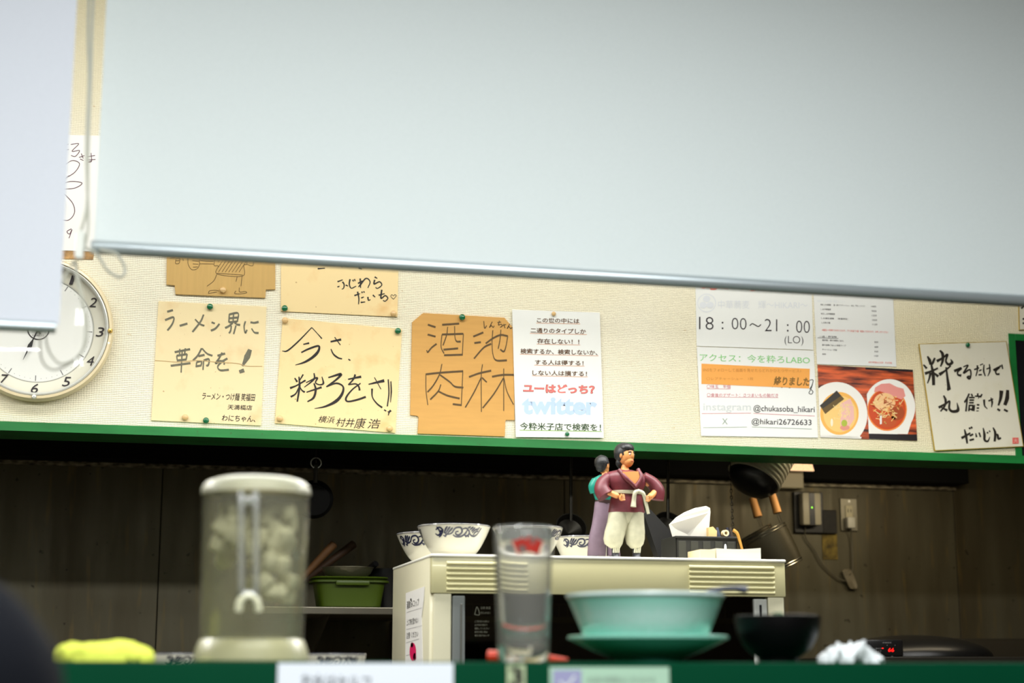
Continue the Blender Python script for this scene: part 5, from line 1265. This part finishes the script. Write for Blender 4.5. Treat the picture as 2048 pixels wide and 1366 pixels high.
# ================================================================ RIGHT REAR COUNTER, CONTROLLER, WOK LID
ZRC = P(1930, 1300, YB - 0.35).z - 0.02
rc = empty('back_counter', (1.9, 4.1, 0), 'dark stainless back counter in the lower right corner', 'counter')
xr0 = P(1700, 1320, YRL).x
G().bbox((xr0, 3.66, ZRC - 0.03), (XR - 0.02, YB - 0.002, ZRC), 0.003).mk('top', mat('dark_stainless', (84, 82, 76), 0.3, metal=0.9), rc)
G().bbox((xr0, 3.70, 0.0), (XR - 0.02, YB - 0.002, ZRC - 0.03), 0.003).mk('cabinet_body', mat('dark_stainless', (84, 82, 76), 0.3, metal=0.9), rc)
a, b = tb(1820, 2120, 1278, 1290, YB - 0.14, 0)
G().bbox((a[0], YB - 0.2, ZRC + 0.0005), (XR - 0.03, YB - 0.003, b[2]), 0.003).mk('steel_tray', mat('tray_steel', (92, 88, 76), 0.3, metal=0.85), label='shallow dark steel tray along the wall at the lower right', cat='tray')
YI = 3.665
ih = empty('heater_controller', P(1770, 1330, YI), 'black heater controller with red digits reading 66, at the lower right', 'controller')
a, b = tb(1731, 1808, 1279, 1345, YI, 0.1)
G().bbox((a[0], YI, ZRC + 0.0005), (b[0], YI + 0.045, b[2]), 0.004).mk('housing', M_BLACK, ih, smooth=True)
k = Ink(lambda x, y, l: P(1560 + x / 2.93, 900 + y / 2.93, YI - l))
M_LED = mat('red_led_digits', (255, 24, 20), 0.4, emit=1.6); M_PW = mat('grey_panel_print', (128, 128, 128), 0.5)
k.text('66', 633, 668, 1160, 1183, M_LED, 0, 0.01, 0.1); k.stroke([(597, 1162), (607, 1162)], 5, M_LED); k.text('温度設定', 600, 654, 1125, 1133, M_PW); k.text('強火力', 560, 594, 1158, 1168, M_PW); k.text('タイマ', 560, 594, 1173, 1183, M_PW); k.text('とろ火', 572, 598, 1198, 1207, M_PW)
k.stroke([(600, 1221), (612, 1221)], 6, mat('dim_red_led', (190, 60, 60), 0.4, emit=0.5)); k.ring(657, 1220, 11, 3, M_PW); k.stroke([(617, 1221), (640, 1221)], 4, M_PW); k.stroke([(675, 1222), (698, 1222)], 4, M_PW); k.disc(628, 1144, 2, 2, M_PW); k.disc(674, 1144, 2, 2, M_PW)
k.mk('display', ih)
cw = P(1822, 1290, 3.90)
wk = empty('wok', (cw.x, 3.9, ZRC), 'large black wok turned upside down beside the heater controller', 'wok')
q_ = mpp(cw); ztop_ = P(1825, 1271, 3.9).z; Rw = 158 * q_; Hw = ztop_ - ZRC
prof = [(Rw * math.sin(t), ZRC + 0.001 + Hw * (math.cos(t))) for t in [0.001] + [math.pi / 2 * u / 12 for u in range(1, 13)]]
G().lathe([(r, z - ZRC) for r, z in prof] + [(Rw + 0.003, 0.001)], (cw.x, 3.9, ZRC), 48).mk('bowl', mat('black_iron', (20, 20, 20), 0.35, metal=0.4), wk, smooth=True)
p = P(1966, 1318, 3.78); G().bbox((p.x - 0.006, 3.775, ZRC + 0.0005), (p.x + 0.006, 3.79, P(1966, 1313, 3.78).z), 0.002).mk('grip', M_METAL, wk)

# ================================================================ GREEN COUNTER IN FRONT
YL = 1.90
ZL = P(1024, 1324, YL).z
M_CTR = mat('deep_green_laminate', (0, 58, 35), 0.7, spec=0.06, var=0.06, vscale=6)
ct = empty('service_counter', (0.5, 2.04, 0), 'deep green serving counter ledge across the bottom of the picture', 'counter')
G().bbox((-1.6, YL, ZL - 0.16), (1.75, 2.17, ZL), 0.003).mk('ledge', M_CTR, ct, smooth=True)
G().box((-1.6, YL + 0.03, 0.78), (1.75, 2.15, ZL - 0.16)).mk('upper_panel', mat('counter_panel_cream', (206, 196, 170), 0.6), ct)
G().bbox((-1.6, 1.76, 0.73), (1.75, 2.15, 0.78), 0.006).mk('table_top', mat('counter_wood', (150, 110, 70), 0.4, var=0.25, vscale=10, stretch=(0.2, 3, 1)), ct, smooth=True)
G().box((-1.6, 1.95, 0), (1.75, 2.15, 0.73)).mk('lower_panel', mat('counter_panel_cream', (206, 196, 170), 0.6), ct)
def card(px0, px1, py0, py1, m, name, label, cat):
    a = P(px0, py0, YL - 0.0012); b = P(px1, py1, YL - 0.0012)
    return G().box((a.x, YL - 0.0012, min(b.z, a.z - 0.02)), (b.x, YL - 0.0002, a.z)).mk(name, m, label=label, cat=cat)
fm = lambda x, y, l: P(x, y, YL - 0.0013 - l)
o = card(556, 906, 1326, 1432, mat('white_strip_paper', (226, 232, 238), 0.5), 'paper_strip', 'white handwritten strip taped to the front of the green counter', 'paper'); k = Ink(fm)
k.text('お水はセルフ', 603, 742, 1347, 1376, mat('blurred_grey_ink', (70, 74, 80), 0.6), 0.03, 0.01); k.text('サービスでお願いします', 600, 870, 1388, 1415, mat('blurred_grey_ink', (70, 74, 80), 0.6), 0.01)
k.mk('lettering', o)
o = card(1014, 1051, 1330, 1420, mat('cream_tag', (176, 190, 150), 0.5), 'seat_tag', 'small cream tag with a black number three on the green counter', 'tag'); k = Ink(fm)
k.text('3', 1020, 1046, 1334, 1372, M_INK, 0, 0.04); k.mk('lettering', o)
o = card(1099, 1340, 1334, 1430, mat('pale_green_card', (168, 202, 176), 0.4), 'social_card', 'pale green card with a mauve square logo on the green counter', 'card'); k = Ink(fm)
M_MV = mat('mauve_print', (150, 150, 184), 0.5)
k.poly([(1106, 1340), (1163, 1340), (1163, 1396), (1106, 1396)], M_MV); k.lift += 0.0002
k.stroke([(1120, 1362), (1132, 1372), (1150, 1352)], 5, M_PG); k.text('お店の情報はこちらから', 1175, 1310, 1352, 1366, M_GG); k.text('フォローお願いします', 1175, 1325, 1376, 1394, M_GG)
k.mk('lettering', o)

# ---- water pitcher
YP = 2.04
c = P(503, 1290, YP); c.z = ZL; q_ = mpp(P(503, 1150, YP))
def zp(py, dy=0.0): return P(503, py, YP + dy).z - ZL
pit = empty('water_pitcher', c, 'clear plastic water pitcher full of iced water on the green counter', 'pitcher')
ztp = zp(962); R1 = 108 * q_; R0_ = 101 * q_; zbs = zp(1284)
def hazy(name, haze, tint, hz, rough=0.05):
    m = thin_glass(name, rough, tint=tint); nt = m.node_tree
    out = next(n for n in nt.nodes if n.type == 'OUTPUT_MATERIAL'); src = out.inputs[0].links[0].from_socket
    df = nt.nodes.new('ShaderNodeBsdfDiffuse'); df.inputs[0].default_value = (*lin(hz), 1)
    tl = nt.nodes.new('ShaderNodeBsdfTranslucent'); tl.inputs[0].default_value = (*lin(hz), 1)
    m1 = nt.nodes.new('ShaderNodeMixShader'); nt.links.new(df.outputs[0], m1.inputs[1]); nt.links.new(tl.outputs[0], m1.inputs[2])
    m2 = nt.nodes.new('ShaderNodeMixShader'); m2.inputs[0].default_value = haze
    nt.links.new(src, m2.inputs[1]); nt.links.new(m1.outputs[0], m2.inputs[2]); nt.links.new(m2.outputs[0], out.inputs[0])
    return m
M_PLAS = hazy('clear_plastic', 0.085, (250, 250, 244), (232, 230, 212))
M_LIDP = mat('frosted_lid_plastic', (190, 188, 160), 0.4, trans=0.3, ior=1.3)
zw = zp(1000)
wall = 0.003
prof = [(R0_ - 0.002, zbs - 0.004), (R0_, zbs), (R1 - 0.0005, zp(985)), (R1, zp(975)), (R1 - wall, zp(975)), (R0_ - wall, zbs + 0.006), (0.0005, zbs + 0.006)]
prof = [(0.0005, zbs - 0.004)] + prof
G().lathe(prof, c, 64).mk('body', M_PLAS, pit, smooth=True)
G().lathe([(0.0005, zp(958) - 0.001), (R1 * 0.72, zp(958)), (R1 * 0.90, zp(964)), (R1 * 0.99, zp(975) + 0.001), (R1 * 1.012, zp(984)), (R1 * 1.012, zp(990)), (R1 * 1.0 + 0.0004, zp(990))], c, 64).mk('lid', M_LIDP, pit, smooth=True)
G().lathe([(0.0005, zp(1278)), (R0_ * 0.99, zp(1278)), (R0_ * 1.03, zp(1284)), (R0_ * 1.10, zp(1304)), (R0_ * 1.12, 0.002), (R0_ * 1.10, 0.0003), (0.0005, 0.0003)], c, 64).mk('base', mat('pale_base_plastic', (196, 192, 148), 0.35, trans=0.35, ior=1.3), pit, smooth=True)
M_WATER = hazy('iced_water', 0.06, (246, 246, 240), (222, 220, 204))
G().lathe([(0.0005, zbs + 0.0065), (R0_ - wall - 0.0004, zbs + 0.0065), (R1 - wall - 0.0006, zw), (0.0005, zw)], c, 64).mk('water', M_WATER, pit, smooth=True)
M_ICE = mat('cloudy_ice', (224, 220, 202), 0.35, trans=0.0, ior=1.3)
g = G(); rn = random.Random(11)
for q in range(80):
    a = rn.random() * 6.283; r_ = (R0_ - wall - 0.014) * rn.random() ** 0.5; z = zp(1015) - (rn.random() ** 1.3) * (zp(1015) - zp(1200)); 
    if z < zp(1130) and math.cos(a) < 0.1: z = zp(1015) - rn.random() * (zp(1015) - zp(1120))
    sz = rn.uniform(0.006, 0.0105); Mx = Matrix.Translation(c + Vector((r_ * math.cos(a), r_ * math.sin(a), z))) @ Matrix.Rotation(rn.random() * 3, 4, (rn.random(), rn.random(), 1))
    g.bbox((-sz, -sz, -sz), (sz, sz, sz), 0.004, M=Mx, seg=2)
g.mk('ice', M_ICE, pit, smooth=True, kind='stuff')
# handle facing the camera
g = G(); yy = YP - R1
hp = [(497, 985, -0.004), (497, 992, 0.022), (497, 1015, 0.030), (497, 1100, 0.030), (497, 1170, 0.028), (497, 1195, 0.024)]
for sx in (-15, 15):
    g.tube([P(x + sx, y, yy - d) for x, y, d in hp], 0.0042, 10, smooth=5)
for y, d in ((1000, 0.027), (1188, 0.026)): g.tube([P(482, y, yy - d), P(512, y, yy - d)], 0.0045, 10)
g.mk('handle', mat('clear_handle_plastic', (240, 242, 232), 0.08, trans=0.8, ior=1.4), pit, smooth=True)
g = G(); pts_h = [(477, 1222, 0.024), (480, 1205, 0.026), (490, 1193, 0.027), (504, 1193, 0.027), (514, 1205, 0.026), (517, 1222, 0.024)]
g.tube([P(x, y, yy - d) for x, y, d in pts_h], 0.0045, 10, smooth=5); g.mk('handle_hook', mat('cream_hook_plastic', (226, 224, 190), 0.3), pit, smooth=True)

# ---- beer glass
def hazy_glass(name):
    m = mat(name, (255, 255, 255), 0.03, trans=1.0, ior=1.45); nt, b = nodes_of(m)
    df = nt.nodes.new('ShaderNodeBsdfDiffuse'); df.inputs[0].default_value = (*lin((226, 226, 214)), 1)
    mx = nt.nodes.new('ShaderNodeMixShader'); mx.inputs[0].default_value = 0.14
    nt.links.new(b.outputs[0], mx.inputs[1]); nt.links.new(df.outputs[0], mx.inputs[2]); nt.links.new(mx.outputs[0], nt.nodes['Material Output'].inputs[0])
    return m
YG = 1.975
c = P(1047, 1310, YG); c.z = ZL + 0.0003; q_ = mpp(P(1047, 1180, YG))
def zg(py): return P(1047, py, YG - 55 * q_).z - c.z
Rt, Rb = 60 * q_, 51 * q_; H = zg(1051)
gl = empty('drinking_glass', c, 'empty tapered drinking glass with a red emblem on the green counter', 'glass')
prof = [(0.0005, 0.001), (Rb - 0.003, 0.0), (Rb, 0.003), (Rb * 1.01, 0.02)] + [(Rb + (Rt - Rb) * u / 8, 0.02 + (H - 0.02) * u / 8) for u in range(1, 9)] + [(Rt - 0.0008, H + 0.001), (Rt - 0.002, H)]
prof += [(Rb + (Rt - Rb) * u / 8 - 0.0024, 0.02 + (H - 0.02) * u / 8) for u in range(7, 1, -1)] + [(Rb - 0.004, 0.026), (Rb * 0.6, 0.020), (0.0005, 0.019)]
G().lathe(prof, c, 64).mk('body', hazy_glass('tumbler_glass'), gl, smooth=True, angle=50)
M_RLOGO = mat('red_glass_print', (168, 44, 34), 0.4)
def gmp(x, y, l):
    z = zg(y); r = Rb + (Rt - Rb) * (z - 0.02) / (H - 0.02) + 0.0003 + l; a = -math.pi / 2 + (x - 1047) * q_ / Rt
    return Vector((c.x + r * math.cos(a), c.y + r * math.sin(a), c.z + z))
k = Ink(gmp)
k.poly([(1008, 1082), (1020, 1080), (1030, 1075), (1038, 1080), (1044, 1070), (1050, 1080), (1060, 1075), (1066, 1080), (1076, 1082), (1068, 1096), (1066, 1108), (1046, 1104), (1020, 1108), (1016, 1096)], M_RLOGO)
k.mk('emblem', gl)

# ---- ramen bowl on saucer, spoon
YW2 = 2.045
M_CEL = mat('celadon_pale_below', (120, 190, 168), 0.25, coat=0.4)
M_CELD = mat('deep_celadon_glaze', (92, 198, 172), 0.25, coat=0.4); M_CELR = mat('pale_glaze_rim', (214, 232, 226), 0.25, coat=0.3)
c = P(1296, 1290, YW2); c.z = ZL; q_ = mpp(P(1296, 1240, YW2))
def zb(py, r=0): return P(1296, py, YW2 - r).z - ZL
Rp = 160 * q_
pl = empty('saucer_bowl', c, 'wide shallow teal dish under the ramen bowl on the green counter', 'dish')
zr_ = zb(1271, Rp)
G().lathe([(0.0005, 0.0003), (64 * q_, 0.0003), (66 * q_, 0.003), (82 * q_, 0.008), (108 * q_, 0.014), (Rp * 0.985, zr_ - 0.003), (Rp, zr_), (Rp * 0.985, zr_ + 0.001), (104 * q_, 0.018), (60 * q_, 0.010), (0.0005, 0.010)], c, 64).mk('body', M_CELD, pl, smooth=True, angle=50)
G().lathe([(Rp + 0.0002, zr_ - 0.0025), (Rp + 0.0005, zr_ + 0.0005), (Rp * 0.98, zr_ + 0.0018)], c, 64).mk('rim', mat('mid_celadon_rim', (128, 190, 170), 0.25), pl, smooth=True)
Rr = 158 * q_; cb2 = P(1291, 1250, YW2); zf0 = ZL + 0.0105
rb = empty('ramen_bowl', (cb2.x, YW2, zf0), 'large celadon ramen bowl with a pale rim standing in the teal dish', 'bowl')
zr2 = P(1291, 1183, YW2 - Rr).z - zf0; zkn = P(1291, 1270, YW2 - 0.07).z - zf0
Rk = 124 * q_
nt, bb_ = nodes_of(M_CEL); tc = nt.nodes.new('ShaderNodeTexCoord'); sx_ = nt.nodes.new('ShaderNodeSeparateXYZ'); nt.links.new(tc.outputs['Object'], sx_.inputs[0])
mr = nt.nodes.new('ShaderNodeMapRange'); mr.inputs[1].default_value = zkn + 0.042; mr.inputs[2].default_value = zkn - 0.004; nt.links.new(sx_.outputs[2], mr.inputs[0])  # bowl colour turns paler and speckled towards its lower part
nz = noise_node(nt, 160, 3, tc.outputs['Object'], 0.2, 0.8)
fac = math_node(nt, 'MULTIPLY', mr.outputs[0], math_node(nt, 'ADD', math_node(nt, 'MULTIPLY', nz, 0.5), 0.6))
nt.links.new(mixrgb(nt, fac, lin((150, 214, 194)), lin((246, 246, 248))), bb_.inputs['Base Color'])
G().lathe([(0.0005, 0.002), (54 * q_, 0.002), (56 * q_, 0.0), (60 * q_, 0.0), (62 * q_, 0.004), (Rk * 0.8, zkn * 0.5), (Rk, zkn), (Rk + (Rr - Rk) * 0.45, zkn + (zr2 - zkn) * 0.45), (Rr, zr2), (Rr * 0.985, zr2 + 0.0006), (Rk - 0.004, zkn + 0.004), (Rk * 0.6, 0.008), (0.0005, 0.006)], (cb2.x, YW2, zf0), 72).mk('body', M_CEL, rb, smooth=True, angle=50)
G().lathe([(Rr * 0.985 + 0.0001, zr2 - 0.005), (Rr + 0.0008, zr2 - 0.002), (Rr + 0.0003, zr2 + 0.0012), (Rr * 0.975, zr2 + 0.0008)], (cb2.x, YW2, zf0), 72).mk('rim', M_CELR, rb, smooth=True)
M_SPN = mat('dark_spoon_lacquer', (40, 46, 66), 0.3)
g = G(); g.tube([P(1385, 1215, YW2), P(1420, 1184, YW2), P(1448, 1177, YW2), P(1472, 1176, YW2), P(1492, 1180, YW2)], 0, 10, rr=[0.008, 0.004, 0.003, 0.0035, 0.006], smooth=0)
g.ell(P(1375, 1225, YW2), (0.02, 0.014, 0.008), 14); g.mk('soup_spoon', M_SPN, smooth=True, label='dark soup spoon with its handle over the right rim of the ramen bowl', cat='spoon')

# ---- black rice bowl with green topping
YK = 2.03
c = P(1556, 1300, YK); c.z = ZL + 0.0003; q_ = mpp(P(1556, 1270, YK)); Rk2 = 86 * q_
kb = empty('black_bowl', c, 'black lacquer rice bowl holding green leaves on the right of the counter', 'bowl')
hk = P(1556, 1229, YK - Rk2).z - c.z
prof = [(0.0005, 0.002), (36 * q_, 0.002), (37 * q_, 0.0), (40 * q_, 0.0), (41 * q_, 0.006)] + [(Rk2 * (0.50 + 0.50 * math.sin(u * math.pi / 2 / 9) ** 0.8), 0.008 + (hk - 0.008) * (u / 9) ** 1.25) for u in range(1, 10)]
prof += [(Rk2 - 0.002, hk + 0.0005)] + [(Rk2 * (0.50 + 0.50 * math.sin(u * math.pi / 2 / 9) ** 0.8) - 0.003, 0.011 + (hk - 0.011) * (u / 9) ** 1.25) for u in range(8, 0, -1)] + [(0.0005, 0.012)]
G().lathe(prof, c, 56).mk('body', mat('black_lacquer', (5, 5, 6), 0.4, spec=0.25), kb, smooth=True, angle=50)
g = G(); rn = random.Random(5)
for q in range(22):
    a = rn.random() * 6.28; r_ = rn.random() * 30 * q_; p = c + Vector((r_ * math.cos(a) + 0.002, r_ * math.sin(a), hk - 0.007 + rn.random() * 0.008))
    M = Matrix.Rotation(rn.uniform(0, 3), 4, (rn.random(), rn.random(), rn.random() + 0.1)); g.ell(p, (0.008, 0.004, 0.001), 8, M=M)
g.ell(c + Vector((0, 0, hk - 0.018)), (0.038, 0.038, 0.013), 18)
g.mk('chopped_leaves', mat('leaf_green', (58, 104, 62), 0.6, var=0.4, vscale=60), kb, smooth=True, kind='stuff')

# ---- crumpled tissue
def crumple(name, px0, px1, pyt, Y, ry, m, label, cat, shape, nsc=55, amp=0.012, seed=0, sub=5):
    a = P(px0, 1320, Y); b = P(px1, 1320, Y); cx = (a.x + b.x) / 2; rx = (b.x - a.x) / 2; H = P((px0 + px1) / 2, pyt, Y - ry * 0.3).z - ZL
    bm = bmesh.new(); bmesh.ops.create_icosphere(bm, subdivisions=sub, radius=1)
    vs = []
    for v in bm.verts:
        d = v.co.copy(); n_ = noise.turbulence(Vector((d.x * rx, d.y * ry, d.z * H)) * nsc + Vector((seed, 3.1, 1.7)), 4, False)
        u = d.x; hh = shape(u) * H
        r = 0.82 + amp * 20 * (n_ - 0.3)
        hr = min(1.0, math.hypot(d.x, d.y)); z = (1 - hr ** 3.5) ** (1 / 3.5) * (0.72 + amp * 28 * (n_ - 0.3)) * 2 - 1 if d.z > 0 else -1
        vs.append((cx + d.x * rx * (0.9 + 0.1 * r), Y + d.y * ry * r, ZL + 0.0006 + max(0.0, (z * 0.5 + 0.5)) * hh if z > -1 else ZL + 0.0006))
    bm.verts.index_update()
    f = [tuple(v.index for v in q.verts) for q in bm.faces]; bm.free()
    return mk(name, vs, f, m, smooth=True, angle=70, label=label, cat=cat, origin=(cx, Y, ZL))
crumple('crumpled_tissue', 1634, 1768, 1280, 2.04, 0.035, mat('white_tissue', (236, 240, 240), 0.8, spec=0.1, bump=0.3, bscale=120), 'crumpled white paper tissue at the right end of the counter', 'tissue',
        lambda u: 1.35 - 0.85 * max(0, u + 0.1) ** 1.1 - 0.55 * max(0, -u) ** 1.2, seed=2.0, nsc=70, amp=0.022)
crumple('folded_towel', 106, 312, 1273, 2.02, 0.05, mat('lime_yellow_towel', (226, 234, 96), 0.9, spec=0.1, bump=0.6, bscale=260, var=0.15, vscale=20), 'lime yellow folded towel lying at the left end of the counter', 'towel',
        lambda u: 1.15 + 0.05 * math.cos((u + 0.35) * 7) - 0.06 * u, seed=9.0, nsc=30, amp=0.007)
# ---- orange pen behind the glass
c0_ = P(976, 1314, 2.10); c1_ = P(1136, 1322, 2.06); c0_.z = ZL + 0.0085; c1_.z = ZL + 0.004
pn = empty('marker_pen', c0_, 'orange-red marker pen lying behind the drinking glass', 'pen')
G().tube([c0_, c0_ + (c1_ - c0_) * 0.25], 0.0078, 14).mk('cap', mat('orange_red_plastic', (244, 72, 36), 0.35), pn, smooth=True)
G().tube([c0_ + (c1_ - c0_) * 0.25, c0_ + (c1_ - c0_) * 0.7, c1_], 0, 14, rr=[0.0062, 0.006, 0.002]).mk('barrel', mat('orange_red_plastic', (244, 72, 36), 0.35), pn, smooth=True)

# ================================================================ PERSON AT THE LOWER LEFT (seen from behind, mostly outside the frame)
M_COAT = mat('navy_black_cloth', (9, 12, 20), 0.9, spec=0.05, bump=0.3, bscale=150); M_PHAIR = mat('dark_hair', (8, 10, 16), 0.8, spec=0.1, bump=0.5, bscale=250, stretch=(1, 1, 0.2)); M_PSK = mat('person_skin', (206, 160, 130), 0.55)
YPN = 1.22
hcn = P(-150, 1492, YPN)
hq = Vector((hcn.x, YPN, hcn.z))
pe = empty('person', (hq.x, YPN, 0.0), 'seated person with short dark hair and navy top, at the lower left edge', 'person')
def V(x, y, z): return hq + Vector((x, y, z))
nodes = [(None, (0, 0.0, -0.72), 0.15), (0, (0, 0.02, -0.50), 0.14), (1, (0, 0.02, -0.33), 0.16), (2, (0, 0.01, -0.21), 0.10), (3, (0, 0.01, -0.14), 0.055), (4, (0, 0.01, -0.08), 0.06),
         (2, (-0.17, 0.03, -0.25), 0.065), (6, (-0.23, 0.08, -0.48), 0.048), (7, (-0.14, 0.22, -0.62), 0.036), (8, (-0.10, 0.29, -0.65), 0.03),
         (2, (0.17, 0.03, -0.25), 0.065), (10, (0.22, 0.08, -0.48), 0.048), (11, (0.14, 0.22, -0.62), 0.036), (12, (0.10, 0.29, -0.65), 0.03),
         (0, (-0.10, 0.20, -0.76), 0.085), (14, (-0.11, 0.45, -0.75), 0.065), (15, (-0.11, 0.44, -1.10), 0.045),
         (0, (0.10, 0.20, -0.76), 0.085), (17, (0.11, 0.45, -0.75), 0.065), (18, (0.11, 0.44, -1.10), 0.045)]
me = bpy.data.meshes.new('body'); org = WO[pe]
me.from_pydata([tuple(V(*n_[1]) - org) for n_ in nodes], [(n_[0], k) for k, n_ in enumerate(nodes) if n_[0] is not None], [])
me.materials.append(M_COAT)
ob = bpy.data.objects.new('body', me); COL.objects.link(ob); place(ob, org, pe)
m = ob.modifiers.new('skin', 'SKIN')
for k, n_ in enumerate(nodes): me.skin_vertices[0].data[k].radius = (n_[2], n_[2])
me.skin_vertices[0].data[0].use_root = True
sd = ob.modifiers.new('sub', 'SUBSURF'); sd.levels = 2; sd.render_levels = 2
bpy.context.view_layer.update(); bake(ob)
g = G(); g.ell(V(0, 0.0, 0), (0.075, 0.092, 0.11), 28); g.ell(V(0, 0.045, -0.06), (0.055, 0.055, 0.06), 20); g.tube([V(0, 0.085, 0.01), V(0, 0.118, -0.025), V(0, 0.095, -0.035)], 0.011, 8)
for sx in (-1, 1): g.ell(V(sx * 0.078, 0.0, -0.01), (0.012, 0.02, 0.033), 12)
g.mk('head', M_PSK, pe, smooth=True)
g = G(); g.ell(V(0, -0.012, 0.012), (0.094, 0.100, 0.110), 32, wob=0.04, wf=30); g.ell(V(0, -0.035, -0.05), (0.075, 0.065, 0.07), 24); g.mk('hair', M_PHAIR, pe, smooth=True)
g = G()
for sx in (-1, 1):
    c = V(sx * 0.085, 0.31, -0.655); g.ell(c, (0.035, 0.045, 0.014), 14)
    for q in range(4): g.tube([c + Vector((-sx * 0.024 + sx * q * 0.016, 0.03, 0)), c + Vector((-sx * 0.026 + sx * q * 0.018, 0.07, 0.002)), c + Vector((-sx * 0.026 + sx * q * 0.018, 0.095 - abs(q - 1.5) * 0.006, -0.008))], 0.008, 8)
    g.tube([c + Vector((-sx * 0.03, -0.005, 0)), c + Vector((-sx * 0.055, 0.02, 0)), c + Vector((-sx * 0.06, 0.045, -0.005))], 0.009, 8)
g.mk('hands', M_PSK, pe, smooth=True)
st = empty('bar_stool', (hq.x, YPN, 0), 'round bar stool under the seated person at the lower left', 'stool')
zs = hq.z - 0.87
G().lathe([(0.001, zs - 0.06), (0.17, zs - 0.06), (0.18, zs - 0.03), (0.17, zs), (0.001, zs)], (hq.x, YPN, 0), 32).mk('seat', M_BLACK, st, smooth=True)
G().lathe([(0.001, 0.0), (0.2, 0.0), (0.2, 0.015), (0.03, 0.03), (0.025, zs - 0.06), (0.001, zs - 0.06)], (hq.x, YPN, 0), 32).mk('post', M_METAL, st, smooth=True)
